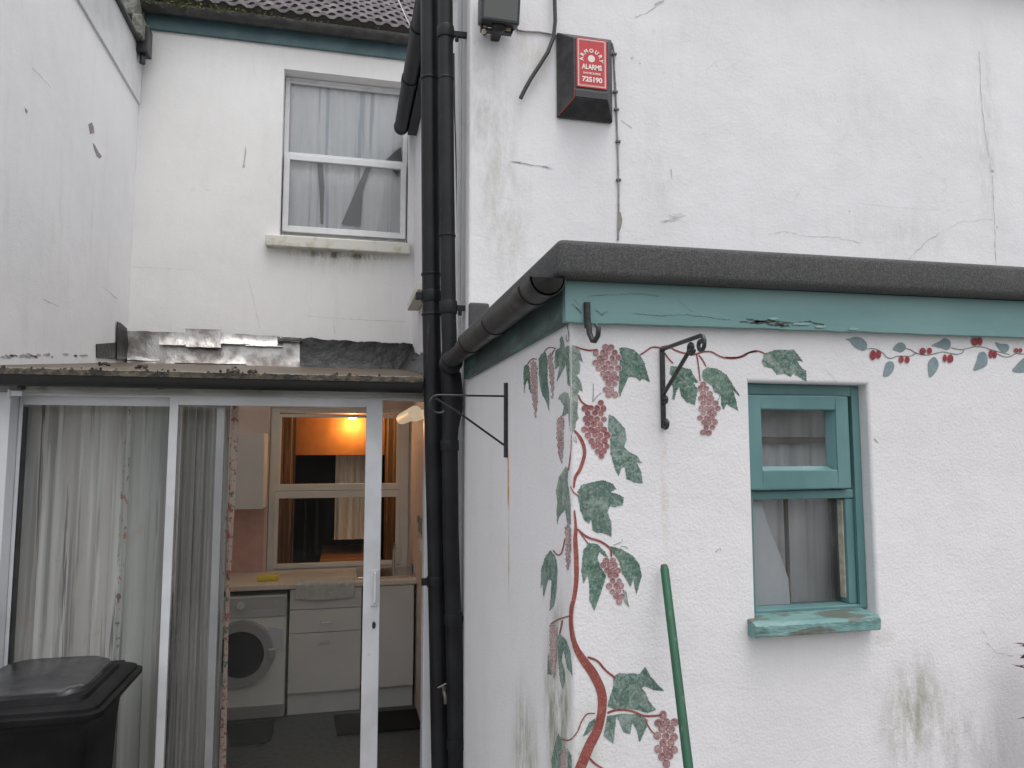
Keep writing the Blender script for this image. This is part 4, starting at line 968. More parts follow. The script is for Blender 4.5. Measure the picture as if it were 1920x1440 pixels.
# white corner trunking on the side wall
tk = MB(); t0 = PX(861, 300, X0-.004)
tk.box(X0-.012, X0-.0006, t0.y-.05, t0.y+.03, 2.3, 4.2)
single(tk, "trunking", MT['white'], "white vertical trunking in the gap between the drainpipes and the wing corner", "trunking", bevel=.003)
# garden tap
MT['tapm'] = M('dull_tap_metal', (.20, .19, .18), .4, metal=.8)
tp = thing("garden_tap", "small outdoor tap catching the light low on the black drainpipes", "tap", PY(832, 1300, YQ-.06))
tc = PY(832, 1300, YQ-.075)
mb = MB(); mb.tube([tc+Vector((.012, .05, .008)), tc+Vector((0, 0, .01)), tc+Vector((.004, -.018, -.012)), tc+Vector((.005, -.02, -.038))], [.007, .009, .008, .007], n=10)
mb.build("spout", M('tap_brass', (.12, .11, .09), .4, metal=.7), tp, smooth=True)
mb = MB(); mb.tube([tc+Vector((0, -.0, .012)), tc+Vector((-.008, -.004, .034))], .004, n=8); mb.tube([tc+Vector((-.026, -.004, .026)), tc+Vector((.010, -.004, .042))], .0038, n=8)
mb.build("handle", MT['tapm'], tp, smooth=True)

# ================================================================= alarm box, floodlight, cables on the wing
al = thing("alarm_box", "red and black burglar alarm bell box with a phone number", "alarm box", (PY(1096, 150, YR).x, YR, PY(1096, 230, YR).z))
ax0, ax1 = PY(1043, 150, YR).x, PY(1145, 150, YR).x; az1, az0 = PY(1096, 72, YR).z, PY(1096, 227, YR).z
dpt = .10
bk = [(ax0, YR-.0006, az0), (ax1, YR-.0006, az0), (ax1, YR-.0006, az1), (ax0, YR-.0006, az1)]
rm = [(ax0, YR-.018, az0), (ax1, YR-.018, az0), (ax1, YR-.018, az1), (ax0, YR-.018, az1)]
f0 = [PY(1075, 183, YR-dpt), PY(1141, 190, YR-dpt), PY(1139, 72, YR-dpt), PY(1077, 70, YR-dpt)]
fx0_, fx1_ = (f0[0].x+f0[3].x)/2, (f0[1].x+f0[2].x)/2; fz0_, fz1_ = f0[0].z, f0[3].z
ft = [(fx0_, YR-dpt, fz0_), (fx1_, YR-dpt, fz0_), (fx1_, YR-dpt, fz1_), (fx0_, YR-dpt, fz1_)]
mb = MB(); mb.add(bk+rm+ft, [(0, 1, 2, 3)]+[(i, (i+1) % 4, 4+(i+1) % 4, 4+i) for i in range(4)]+[(4+i, 4+(i+1) % 4, 8+(i+1) % 4, 8+i) for i in range(4)]+[(8, 9, 10, 11)])
mb.build("cover", M('faded_black_plastic', (.028, .029, .033), .5, (.05, .05, .05), 20, bscale=120, bstr=.3), al, bevel=.004)
mb = MB(); mb.tube([Vector(rm[0])+Vector((.004, -.003, .004)), Vector(ft[0])+Vector((0, -.002, 0))], .0026, n=6); mb.tube([Vector(ft[0])+Vector((0, -.002, 0)), Vector(ft[0])+Vector((0, -.002, .05))], .0018, n=6)
mb.build("red_edge", MT['redline'], al)
yl = YR-dpt-.0045
l0, l1 = PY(1081, 120, yl).x, PY(1138, 120, yl).x; lz1, lz0 = PY(1108, 72.5, yl).z, PY(1108, 165, yl).z
lab = MB().box(l0, l1, yl, YR-dpt-.0004, lz0, lz1).build("label", MT['red'], al, bevel=.001)
mb = MB(); ww = l1-l0; hh = lz1-lz0; yy = yl-.0008
for m_, t_ in ((.045, .018), (.078, .008)):
    a, b, c, d = l0+ww*m_, l1-ww*m_, lz0+ww*m_, lz1-ww*m_; t_ *= ww
    mb.box(a, b, yy, yl-.0001, d-t_, d); mb.box(a, b, yy, yl-.0001, c, c+t_); mb.box(a, a+t_, yy, yl-.0001, c+t_, d-t_); mb.box(b-t_, b, yy, yl-.0001, c+t_, d-t_)
cxm = (l0+l1)/2; cc = Vector((cxm-.002, yy, PY(1107, 110, yl).z)); rr = .0175
mb.prism([(cc.x+rr*math.cos(t*.314), yy, cc.z+rr*math.sin(t*.314)) for t in range(20)], (0, .0007, 0))
mb.build("label_border", MT['cream'], lab)
def text(s, size, x, z, rot=0, mat='cream', bold=.0, wid=None):
    cu = bpy.data.curves.new("lettering", 'FONT'); cu.body = s; cu.size = size; cu.align_x = 'CENTER'; cu.align_y = 'CENTER'; cu.extrude = .0003; cu.offset = bold
    o = bpy.data.objects.new("lettering", cu); COL.objects.link(o)
    bpy.context.view_layer.update()
    me = bpy.data.meshes.new_from_object(o.evaluated_get(bpy.context.evaluated_depsgraph_get())); bpy.data.objects.remove(o)
    xs_ = [v.co.x for v in me.vertices]; sx = wid/(max(xs_)-min(xs_)) if wid else 1
    me.transform(Matrix.Translation((x, yy-.0002, z)) @ Matrix.Rotation(R(90), 4, 'X') @ Matrix.Rotation(rot, 4, 'Z') @ Matrix.Diagonal((sx, 1, 1, 1)))
    me.materials.clear(); me.materials.append(MT[mat]); r = bpy.data.objects.new("lettering", me); COL.objects.link(r); adopt(r, lab); return r
for i, ch in enumerate("ARMOURY"):
    an = R(96-i*0)-R(32)*(i-3)+R(-6); rad = .049
    text(ch, .025, cc.x+rad*math.cos(an)*1.0, cc.z-.002+rad*math.sin(an)*.82, an-R(90), bold=.0012)
text("ALARMS", .034, cxm, PY(1108, 126.5, yl).z, bold=.0014, wid=ww*.66)
text("EASTBOURNE", .013, cxm, PY(1108, 138, yl).z, bold=.0004, wid=ww*.56)
text("725190", .033, cxm+.001, PY(1110, 150, yl).z, bold=.0014, wid=ww*.66)
# strobe strip under the label
mb = MB(); sz_1 = PY(1108, 170, yl).z; sz_0 = PY(1108, 184, yl).z
mb.box(fx0_+.004, fx1_-.003, YR-dpt-.004, YR-dpt-.0005, sz_0, sz_1); mb.build("strobe", M('smoked_plastic', (.03, .03, .035), .2), al, bevel=.002)
# floodlight
fl = thing("floodlight", "black floodlight with motion sensor high on the wing corner, cut by the top edge", "floodlight", PY(940, 68, YR))
a, b = PY(902, 30, YR-.14), PY(974, 30, YR-.14); zb = PY(940, 41, YR-.14).z
mb = MB(); w0, w1 = a.x, b.x
vs = [(w0, YR-.14, zb), (w1, YR-.14, zb-.004), (w1, YR-.05, zb+.02), (w0, YR-.05, zb+.02), (w0-.0, YR-.17, zb+.19), (w1+.004, YR-.17, zb+.19), (w1+.004, YR-.06, zb+.2), (w0, YR-.06, zb+.2)]
mb.add(vs, [(0, 1, 2, 3), (4, 5, 6, 7), (0, 1, 5, 4), (1, 2, 6, 5), (2, 3, 7, 6), (3, 0, 4, 7)]); mb.build("lamp_head", MT['black'], fl, bevel=.006)
mb = MB(); mb.add([(w0+.012, YR-.1425, zb+.014), (w1-.012, YR-.1425, zb+.012), (w1-.01, YR-.171, zb+.18), (w0+.012, YR-.171, zb+.18)], [(0, 1, 2, 3)]); mb.build("lens", M('dusty_lens', (.10, .105, .10), .3), fl)
mb = MB(); s_ = PY(935, 50, YR-.09); mb.sphere(s_, .036, sq=(1, .9, .85)); mb.box(s_.x-.02, s_.x+.02, s_.y, YR-.001, s_.z-.02, s_.z+.015); mb.build("motion_sensor", MT['black'], fl, smooth=True)
mb = MB(); z0_ = PY(930, 63, YR-.05).z; xa, xb = PY(900, 62, YR-.05).x, PY(958, 62, YR-.05).x
mb.box(xa, xb, YR-.08, YR-.05, z0_-.006, z0_+.004); mb.box(xa, xa+.008, YR-.08, YR-.05, z0_, z0_+.06); mb.tube([(xb-.004, YR-.065, z0_), (xb+.02, YR-.065, z0_+.06)], .006)
mb.tube([(xa+.03, YR-.055, z0_), (xa+.03, YR-.0006, z0_+.02)], .008)
mb.build("mounting_bracket", MT['black'], fl, bevel=.001)
mb = MB(); am = PY(953, 48, YR-.085); mb.box(am.x-.018, am.x+.012, am.y, am.y+.03, am.z-.025, am.z+.025); mb.build("cable_gland", MT['amber'], fl, bevel=.002); mb = MB(); am = PY(910, 48, YR-.085); mb.sphere(am+Vector((0, .02, 0)), .015); mb.sphere(am+Vector((-.004, .01, -.022)), .012)
mb.build("cable_gland", MT['amber'], fl, bevel=.002)
# black hose
hs_ = MB(); hs_.tube([PY(a, b, YR-.03) for a, b in ((1038, -60), (1040, 0), (1041, 40), (1038, 70), (1027, 98), (1010, 125), (995, 148), (984, 168), (976, 184))], .0095, n=12)
single(hs_, "hose", MT['black'], "thick black hose end curling down between the floodlight and the alarm box", "hose", smooth=True)
# small painted cable from floodlight to alarm
cb = MB(); cb.tube([PY(a, b, YR-.006) for a, b in ((968, 50), (971, 57), (985, 59), (1010, 60), (1036, 65), (1046, 68))], .0042, n=8)
single(cb, "cable", MT['cable'], "short painted cable from the floodlight towards the alarm box", "cable", smooth=True)
# alarm cable running down to the outhouse roof with clips
cb = thing("cable", "long grey clipped cable running down the wall from the alarm box to the felt roof", "cable", PY(1160, 448, YR))
kp = [(1141, 77), (1148, 82), (1151, 95), (1152, 130), (1155, 180), (1157, 240), (1159, 300), (1160, 350), (1160, 400), (1159, 450)]
MB().tube([PY(a, b, YR-.006) for a, b in kp], .0046, n=8).build("wire", MT['cable'], cb, smooth=True)
for a, b in ((1152, 101), (1154, 172), (1156, 205), (1159, 265), (1160, 337)):
    mb = MB(); c = PY(a, b, YR-.008); mb.box(c.x-.012, c.x+.012, YR-.013, YR-.0005, c.z-.006, c.z+.006); mb.build("cable_clip", M('dark_clip', (.12, .12, .12), .6), cb, bevel=.002)
mb = MB(); mb.prism([PY(a, b, YR-.002) for a, b in ((1160, 396), (1164, 398), (1167, 412), (1165, 424), (1161, 436), (1159, 420))], (0, .001, 0)); mb.build("crumbled_fixing", M('crumbled_mortar', (.30, .28, .22), .95), cb)
# aerial wire in front of the roof
cb = MB(); cb.tube([PY(738, -20, 5.2), PY(759, 28, 5.2), PY(775, 60, 5.2)], .004, n=6); cb.tube([PY(775, 60, 5.2), Vector((X0-.02, 5.2, PY(775, 60, 5.2).z))], .004, n=6)
single(cb, "aerial_wire", MT['wirewhite'], "thin white wire crossing the tiled roof at the top", "wire")
# ================================================================= lean-to kitchen front and roof
lt = thing("lean_to", "lean-to kitchen with patched flashing, dirty gutter and white sliding glass doors", "lean-to", ((XL+X0)/2, YD, 0))
zz = lambda py, Y, px=500: PY(px, py, Y).z
zg1, zg0 = zz(703, YD-.1), zz(723, YD-.1)
xr = PY(797, 900, YD).x+.06
# roof sheet
zb_ = PY(400, 683, YB-.02).z; ya = YD-.10; za = zz(701, ya)+.004
mb = MB(); mb.add([(XL+.002, ya, za), (X0-.002, ya, za), (X0-.002, YB-.002, zb_), (XL+.002, YB-.002, zb_), (XL+.002, ya, za-.03), (X0-.002, ya, za-.03), (X0-.002, YB-.002, zb_-.03), (XL+.002, YB-.002, zb_-.03)],
                  [(0, 1, 2, 3), (7, 6, 5, 4), (0, 4, 5, 1), (1, 5, 6, 2), (2, 6, 7, 3), (3, 7, 4, 0)])
mb.build("roof", MT['sheet'], lt)
# gutter: dark box-section with mossy lip
def wavy_bar(x0, x1, y0, y1, z0, z1, a1, a2, n_=160, seed=0):
    mb = MB(); vs = []
    for i in range(n_+1):
        x = x0+(x1-x0)*i/n_; d = noise.noise(Vector((x*14, seed, 0)))*a1+noise.noise(Vector((x*55, seed, 2)))*a2; e = noise.noise(Vector((x*30, seed+3, 2)))*a2
        vs += [(x, y0+e, z0+e*.5), (x, y0+e, z1+d), (x, y1, z1+d*.5), (x, y1, z0)]
    fs = [(4*i+j, 4*i+(j+1) % 4, 4*i+4+(j+1) % 4, 4*i+4+j) for i in range(n_) for j in range(4)]
    return mb.add(vs, fs+[(0, 1, 2, 3), (4*n_+3, 4*n_+2, 4*n_+1, 4*n_)])
zm = zz(711, YD-.15)
# the gutter slopes very slightly with the photograph's line
lg = wavy_bar(XL+.002, PY(792, 700, YD-.15).x, YD-.15, YD-.045, zm, zz(701, YD-.15), .003, .004, seed=2).build("gutter_lip", MT['mossedge'], lt)
gb = MB(); trough(gb, 'x', XL+.002, PY(794, 700, YD-.13).x, YD-.095, zm+.004, .05, n=14)
gb.build("gutter", M('dark_gutter', (.012, .012, .012), .5), lt, smooth=True)
mb = MB()
for (px, py, s_, h_) in ((437, 703, .030, 1.1), (195, 683, .025, .45), (268, 689, .03, .45), (475, 697, .026, .45), (438, 692, .012, 1.5)):
    yy_ = YD-.10 if py > 695 else YD+.2
    zc = za+(yy_-ya)*(zb_-za)/(YB-ya); c = PY(px, py, yy_); c.z = max(zc, c.z) if py < 700 else c.z
    for i in range(14):
        q = c+Vector((random.uniform(-1, 1)*s_, random.uniform(-.5, .5)*s_, random.uniform(-.3, .7)*s_*h_)); mb.sphere(q, s_*random.uniform(.16, .34), 6, 5)
for i in range(70):
    x = random.uniform(XL+.05, X0-.3); mb.sphere((x, YD-.12+random.uniform(-.02, .03), za+random.uniform(-.02, .004)), random.uniform(.003, .009), 5, 4)
tag(mb.build("dirt_clumps", MT['mossedge'], lt), kind='stuff')
# header board
MB().box(XL+.002, xr, YD-.04, YD+.0, zz(742, YD-.04), zz(716, YD-.04)).build("header_board", MT['head'], lt, bevel=.003)
for px in (42, 302, 495, 620, 735):
    mb = MB(); c = PY(px, 727, YD-.05); mb.box(c.x-.008, c.x+.008, YD-.085, YD-.04, c.z-.008, c.z+.02)
    mb.build("gutter_clip", MT['black'], lt, bevel=.002)
# door frame: jambs and head
xj = PY(16, 900, YD).x
fr = MB(); fr.box(XL+.001, xj, YD-.03, YD+.10, 0, zz(742.3, YD-.03)-.001)
xjr0, xjr1 = PY(796, 1000, YD).x, PY(812, 1000, YD).x
fr.box(xjr0, X0-.002, YD-.0, YD+.10, 0, zz(746, YD))
fr.box(xj, xjr0, YD+.004, YD+.10, zz(747, YD), zz(741, YD))
fr.box(xj, xjr0, YD-.01, YD+.10, 0.0, .03)
fr.build("door_frame", MT['alu'], lt, bevel=.003)
# back (left) panel
yb_ = YD+.055
bxl, bxr = xj+.001, PY(422, 765, yb_).x
ztp = zz(744, yb_); 
sdl = MB(); frame(sdl, bxl, bxr, .03, ztp, yb_, yb_+.03, .016, .034, .06, PY(200, 733, yb_).z-PY(200, 754, yb_).z)
pl = sdl.build("sliding_door", MT['alu'], lt, bevel=.003)
pane_sheet(bxl+.01, bxr-.03, yb_+.013, yb_+.017, .08, ztp-.05).build("pane", MT['glassdoor'], pl)
mb = MB(); mb.box(bxl+.016, bxl+.028, yb_+.004, yb_+.03, .09, ztp-.06); mb.build("gasket", MT['black'], pl)
# front (middle) panel
yf_ = YD+.005
fxl_, fxr_ = PY(318, 760, yf_).x, PY(718, 760, yf_).x
ztf = zz(742.5, yf_, 520)
sdr = MB(); frame(sdr, fxl_, fxr_, .03, ztf, yf_, yf_+.032, .036, .078, .07, ztf-zz(761.5, yf_, 520))
pr_ = sdr.build("sliding_door", MT['alu'], lt, bevel=.003)
pane_sheet(fxl_+.03, fxr_-.07, yf_+.014, yf_+.018, .09, ztf-.045).build("pane", MT['glassdoor'], pr_)
mb = MB(); c0, c1 = PY(703, 1068, yf_), PY(703, 1136, yf_)
mb.box(c0.x-.02, c0.x+.018, yf_-.006, yf_-.0005, c1.z, c0.z)
mb.box(c0.x-.006, c0.x+.006, yf_-.03, yf_-.02, c1.z+.02, c0.z-.01); mb.box(c0.x-.006, c0.x+.006, yf_-.02, yf_-.006, c0.z-.03, c0.z-.01); mb.box(c0.x-.006, c0.x+.006, yf_-.02, yf_-.006, c1.z+.02, c1.z+.04)
mb.build("handle", MT['alu'], pr_, bevel=.002)
mb = MB(); k_ = PY(701, 1172, yf_); mb.prism([(k_.x+.009*math.cos(t*.6), yf_-.003, k_.z+(.018 if 2 < t < 8 else .016)*math.sin(t*.6)) for t in range(10)], (0, .0028, 0)); mb.build("keyhole", MT['black'], pr_)
mb = MB(); c = PY(31, 737, YD-.05); mb.box(c.x-.03, c.x+.02, YD-.05, YD-.032, c.z-.012, c.z+.012); mb.box(c.x-.034, c.x-.024, YD-.056, YD-.032, c.z-.018, c.z+.018); mb.build("frame_catch", MT['alu'], lt, bevel=.003)
# ceiling and inner wall linings
for xr_ in (XL+.5, XL+1.05, XL+1.6):     # rafters under the roof sheet, which is made translucent to brighten the kitchen
    mb = MB(); mb.add([(xr_+dx, y, z+dz) for y, z in ((YD+.1, za-.031), (YB-.02, zb_-.031)) for dx in (0, .05) for dz in (-.08, 0)], [(0, 1, 3, 2), (4, 6, 7, 5), (0, 4, 5, 1), (2, 3, 7, 6), (0, 2, 6, 4), (1, 5, 7, 3)])
    mb.build("rafter", MT['pink'], lt)
wall_y(YB-.012, YB-.001, XL+.002, X0-.002, .0, zb_-.05, [(kx0+.004, kx1-.004, kz0+.004, kz1-.004)]).build("inner_wall", MT['pink'], lt)
mb = MB(); mb.add([(X0-.003, YD+.1, .0), (X0-.003, YB-.013, .0), (X0-.003, YB-.013, zb_-.05), (X0-.003, YD+.1, za-.03)], [(0, 1, 2, 3)]); mb.build("inner_wall", MT['pink'], lt)
mb = MB(); mb.add([(XL+.003, YD+.1, .0), (XL+.003, YB-.013, .0), (XL+.003, YB-.013, zb_-.05), (XL+.003, YD+.1, za-.03)], [(0, 1, 2, 3)]); mb.build("inner_wall", MT['pink'], lt)
txa, txb = PY(380, 1000, YB-.016).x, PY(494, 1000, YB-.016).x
MB().box(txa, txb, YB-.018, YB-.0125, PY(450, 1085, YB).z, PY(450, 955, YB).z+.01).build("tiles", MT['tilepink'], lt)

# ---- flashing along the rear wall: overlapping crumpled silver strips and black bitumen
def sheet_(x0p, x1p, t0, t1, b0, b1, k, nx_=26, nz_=6, amp=.006, slope=.05, seed=0, raggedtop=0, mi=0):
    """crumpled strip on the rear wall, px range x0..x1, top edge t0->t1, bottom edge b0->b1 (survey pixels)"""
    mb = MB(); vs = []
    for j in range(nz_+1):
        v = j/nz_
        for i in range(nx_+1):
            u = i/nx_; px = x0p+(x1p-x0p)*u
            tp = t0+(t1-t0)*u+(noise.noise(Vector((px*.035, seed, 0)))*raggedtop+noise.noise(Vector((px*.15, seed, 0)))*raggedtop*.35); bt = b0+(b1-b0)*u+noise.noise(Vector((px*.06, seed+5, 0)))*1.2
            py = tp+(bt-tp)*v; Y = YB-.004-k*.0035-slope*v*v-abs(noise.noise(Vector((px*.03, py*.05, seed))))*amp-abs(noise.noise(Vector((px*.11, py*.13, seed+9))))*amp*.6
            vs.append(PY(px, py, Y))
    n_ = nx_+1
    mb.add(vs, [(j*n_+i, j*n_+i+1, (j+1)*n_+i+1, (j+1)*n_+i) for j in range(nz_) for i in range(nx_)]); return mb
fl_o = sheet_(238, 545, 620, 632, 686, 692, 0, nx_=60, amp=.012, seed=1, raggedtop=2).build("silver_flashing", MT['lead'], lt, smooth=True, fixn=False)
for (a, b, t0, t1, b0, b1, k) in ((348, 414, 616, 618, 650, 652, 4), (272, 330, 640, 642, 682, 684, 2), (328, 462, 642, 650, 680, 683, 3), (462, 562, 638, 642, 688, 692, 5), (298, 360, 622, 624, 646, 648, 1),
                                  (410, 470, 624, 627, 644, 646, 1), (460, 530, 628, 630, 648, 650, 2), (238, 300, 652, 656, 674, 678, 1)):
    sheet_(a, b, t0, t1, b0, b1, k, nx_=14, nz_=4, amp=.008, slope=.045, seed=a, raggedtop=.4).build("silver_patch", MT['lead'], fl_o, smooth=True, fixn=False)
mb = sheet_(520, 566, 631, 634, 640, 640, 2, amp=.006, seed=4, raggedtop=1); mb.build("black_flashing", MT['bitumen'], lt, smooth=True, fixn=False)
sheet_(562, 776, 634, 645, 697, 700, 4, nx_=70, nz_=12, amp=.008, slope=.07, seed=8, raggedtop=4).build("black_flashing", MT['bitumen'], lt, smooth=True, fixn=False)
mb = MB()
mb.prism([PX(a, b, XL+.004) for a, b in ((180, 645), (219, 642), (219, 673), (181, 670))], (.004, 0, 0))
mb.prism([PX(a, b, XL+.009) for a, b in ((219, 603), (226, 606), (237, 616), (240, 650), (240, 676), (218, 674))], (.005, 0, 0))
mb.build("black_flashing", MT['bitumen'], lt)
# upstand where the lean-to roof meets the wing
mb = MB(); n_ = 24; vs = []
for i in range(n_+1):
    y = YD+(YB-.04-YD)*i/n_; zr = za+(y-ya)*(zb_-za)/(YB-ya); h_ = .13+.03*noise.noise(Vector((y*4, 1, 1)))+(.05 if i in (n_, n_-1) else 0)
    vs += [(X0-.12-.01*noise.noise(Vector((y*5, 1, 1))), y, zr+.004), (X0-.02, y, zr+h_*.8), (X0-.004, y, zr+h_+.02*noise.noise(Vector((y*20, 1, 1))))]
mb.add(vs, [(3*i+j, 3*i+3+j, 3*i+4+j, 3*i+1+j) for i in range(n_) for j in range(2)])
mb.build("black_flashing", MT['bitumen'], lt, fixn=False)
mb = MB(); mb.tube([(X0-.035, YD+.1, za+.10), (X0-.035, YB-.2, zb_+.06)], .012, n=8); mb.build("batten", MT['gutter'], lt)

# ================================================================= kitchen seen through the doors
# house window between kitchen and the back room
yw = YB+.02
kw = MB(); frame(kw, kx0+.005, kx1-.005, kz0+.005, kz1-.005, yw, yw+.07, PY(527, 850, yw).x-kx0-.03, kx1-PY(744, 850, yw).x-.03, .03, .04)
zt = lambda py: PY(630, py, yw).z
kwo = kw.build("window", MT['unitlight'], house, bevel=.004)
ga, gb_ = PY(526, 850, yw-.01).x, PY(744, 850, yw-.01).x
mb = MB(); frame(mb, ga-.03, gb_+.03, zt(919), zt(777), yw-.005, yw+.03, .03, .03, zt(907)-zt(919), zt(777)-zt(783)); mb.build("upper_sash", MT['unitlight'], kwo, bevel=.003)
mb = MB(); frame(mb, ga-.035, gb_+.03, zt(1062), zt(920), yw-.012, yw+.03, .03, .03, zt(1054)-zt(1062), zt(920)-zt(933)); mb.build("lower_sash", MT['unitlight'], kwo, bevel=.003)
pane_sheet(ga, gb_, yw+.01, yw+.013, zt(1054)-.004, zt(783)+.004).build("pane", MT['glass'], kwo)
MB().box(kx0-.01, kx1+.005, YB-.05, yw+.0, kz0-.035, kz0+.004).build("sill", MT['unitlight'], kwo, bevel=.005)
# the lit room behind
yr = YB+.34
obx0, obx1 = PY(553, 800, yr).x, PY(724, 800, yr).x; obz0 = PY(630, 853, yr).z
mb = curtain(obx0, obx1, obz0, PY(630, 750, yr).z, yr, .0012, 2, 2, nz=6); 
single(mb, "orange_blind", MT['orange'], "orange fabric blind glowing behind the upper kitchen window", "blind", smooth=True)
single(curtain(PY(515, 900, yr-.07).x, PY(553, 900, yr-.07).x, kz0-.2, kz1+.1, yr-.07, .012, 4, 21), "brown_curtain", MT['brown'], "narrow brown patterned curtain at the left of the kitchen window", "curtain", smooth=True)
single(curtain(PY(720, 900, yr-.07).x, PY(764, 900, yr-.07).x, kz0-.2, kz1+.1, yr-.07, .012, 4, 22), "brown_curtain", MT['brown'], "brown curtain at the right of the kitchen window, beyond the door stile", "curtain", smooth=True)
single(curtain(PY(629, 900, yr+.25).x, PY(700, 900, yr+.25).x, PY(630, 1012, yr+.25).z, PY(630, 835, yr+.25).z, yr+.25, .015, 6, 23), "white_curtain", MT['net'], "pale net curtain hanging in the back room under the orange blind", "curtain", smooth=True)
lb = PY(661, 783, yr-.09)
lamp = thing("lamp", "lit warm bulb shining in front of the orange blind", "lamp", lb)
MB().sphere(lb, .020, 16, 10, sq=(1.5, 1, .8)).build("bulb", emit_mat('warm_bulb', (1, .72, .36), 30), lamp, smooth=True)
MB().tube([lb+Vector((0, 0, .013)), lb+Vector((0, 0, .35))], .004, n=6).build("flex", MT['white'], lamp)
ld = bpy.data.lights.new("bulb_light", 'POINT'); ld.energy = 3.0; ld.color = (1, .62, .28); ld.shadow_soft_size = .03
lo = bpy.data.objects.new("bulb_light", ld); lo.location = lb+Vector((0, -.0, -.06)); COL.objects.link(lo)
tb = MB(); tzz = PY(640, 1046, yr+.05).z; tb.box(PY(600, 1040, yr).x, PY(715, 1040, yr).x, yr+.0, yr+.9, tzz-.03, tzz); tb.box(PY(612, 1040, yr).x, PY(620, 1040, yr).x, yr+.05, yr+.1, 0.01, tzz-.03); tb.box(PY(700, 1040, yr).x, PY(708, 1040, yr).x, yr+.05, yr+.1, 0.01, tzz-.03)
single(tb, "table", M('polished_wood', (.60, .26, .09), .12), "polished orange-brown table top glinting at the foot of the kitchen window", "table", bevel=.004)

YK = YB-.60; kxw = lambda px, Y=YK, py=1200: PY(px, py, Y).x
ZK = PY(640, 1092, YK).z          # worktop front, middle
ztop_ = .90
# worktop
wt = MB(); wt.box(XL+.01, X0-.005, YK-.02, YB-.014, ztop_-.036, ztop_)
wtp = single(wt, "worktop", MT['worktop'], "cream worktop running along the back of the kitchen", "worktop", bevel=.006)
# washing machine
wx_r = kxw(536); wx_l = wx_r-.595; wmz = .826
wm = thing("washing_machine", "white front loading washing machine with round dark door under the worktop", "washing machine", ((wx_r+wx_l)/2, YK+.28, 0))
MB().box(wx_l, wx_r, YK+.01, YB-.06, .01, wmz).build("body", MT['appl'], wm, bevel=.008)
MB().box(wx_l+.004, wx_r-.004, YK-.004, YK+.0095, PY(490, 1157, YK).z, wmz-.012).build("control_panel", M('panel_plastic', (.50, .52, .51), .4), wm, bevel=.004)
dcx, dcz = kxw(452), PY(452, 1226, YK).z; Rr = .222
def ring(cx, cz, y0, y1, ro, ri, mb, n_=40):
    vs = []
    for i in range(n_):
        a = 2*math.pi*i/n_; c, s_ = math.cos(a), math.sin(a)
        vs += [(cx+ro*c, y1, cz+ro*s_), (cx+ro*.97*c, y0, cz+ro*.97*s_), (cx+ri*c, y0, cz+ri*s_), (cx+ri*c, y1, cz+ri*s_)]
    return mb.add(vs, [(4*i+j, 4*((i+1) % n_)+j, 4*((i+1) % n_)+j+1, 4*i+j+1) for i in range(n_) for j in range(3)])
dr = ring(dcx, dcz, YK-.035, YK+.0095, Rr, Rr*.70, MB()).build("door", MT['applgrey'], wm, smooth=True)
mb = MB(); n_ = 32; vs = [(dcx, YK-.012, dcz)]+[(dcx+Rr*.70*math.cos(2*math.pi*i/n_), YK-.018, dcz+Rr*.70*math.sin(2*math.pi*i/n_)) for i in range(n_)]
mb.add(vs, [(0, i+1, (i+1) % n_+1) for i in range(n_)]); mb.build("porthole", MT['darkglass'], dr, smooth=True)
mb = MB(); mb.box(dcx+Rr*.80, dcx+Rr*1.03, YK-.046, YK-.030, dcz-.04, dcz+.035); mb.build("door_catch", MT['applgrey'], dr, bevel=.008)
kz_ = PY(452, 1135, YK); mb = MB(); mb.tube([(kz_.x, YK-.005, kz_.z), (kz_.x, YK-.022, kz_.z)], .026, n=20); mb.box(kz_.x-.006, kz_.x+.006, YK-.034, YK-.021, kz_.z-.018, kz_.z+.018); mb.build("dial", MT['appl'], wm, smooth=True)
mb = MB(); a = PY(475, 1145, YK); b = PY(510, 1145, YK); mb.box(a.x, b.x, YK-.0065, YK-.0045, a.z-.006, a.z+.002); b2 = PY(523, 1143, YK); mb.box(b.x+.006, b2.x, YK-.0065, YK-.0045, a.z-.002, a.z+.004)
a = PY(520, 1127, YK); mb.box(a.x-.02, a.x+.012, YK-.0065, YK-.0045, a.z-.004, a.z+.004); mb.build("panel_marking", MT['paper'], wm)
mb = MB(); mb.box(wx_l+.002, wx_r-.002, YK+.004, YK+.0095, .012, .095); a = PY(498, 1333, YK); mb.box(a.x-.04, a.x+.03, YK+.0, YK+.0035, a.z-.005, a.z+.004); mb.build("kick_panel", MT['applgrey'], wm, bevel=.002)
nt_ = MB(); nt_.add([PY(a, b, YK-.012) for a, b in ((502, 1175), (531, 1180), (532, 1215), (505, 1221))], [(0, 1, 2, 3)])
single(nt_, "paper_note", MT['paper'], "square of pale paper stuck on the front of the washing machine", "note")
# base units
def base_unit(name, label, xa, xb, fronts, handles):
    t = thing(name, label, "kitchen unit", ((xa+xb)/2, YK+.3, 0), "grey kitchen base units under the worktop")
    MB().box(xa+.001, xb-.001, YK+.02, YB-.06, .15, ztop_-.037).build("carcass", MT['unit'], t, bevel=0)
    MB().box(xa+.001, xb-.001, YK+.05, YK+.066, .002, .149).build("plinth", MT['unit'], t)
    for (z0, z1, nm), hp in zip(fronts, handles):
        o = MB().box(xa+.003, xb-.003, YK, YK+.018, z0+.0025, z1-.0025).build(nm, MT['unit'], t, bevel=.002)
        mb = MB(); c = hp; mb.box(c[0]-.04, c[0]+.04, YK-.024, YK-.018, c[1]-.004, c[1]+.004); mb.box(c[0]-.04, c[0]-.033, YK-.018, YK-.0003, c[1]-.004, c[1]+.004); mb.box(c[0]+.033, c[0]+.04, YK-.018, YK-.0003, c[1]-.004, c[1]+.004)
        mb.build("handle", MT['chrome'], o)
    return t
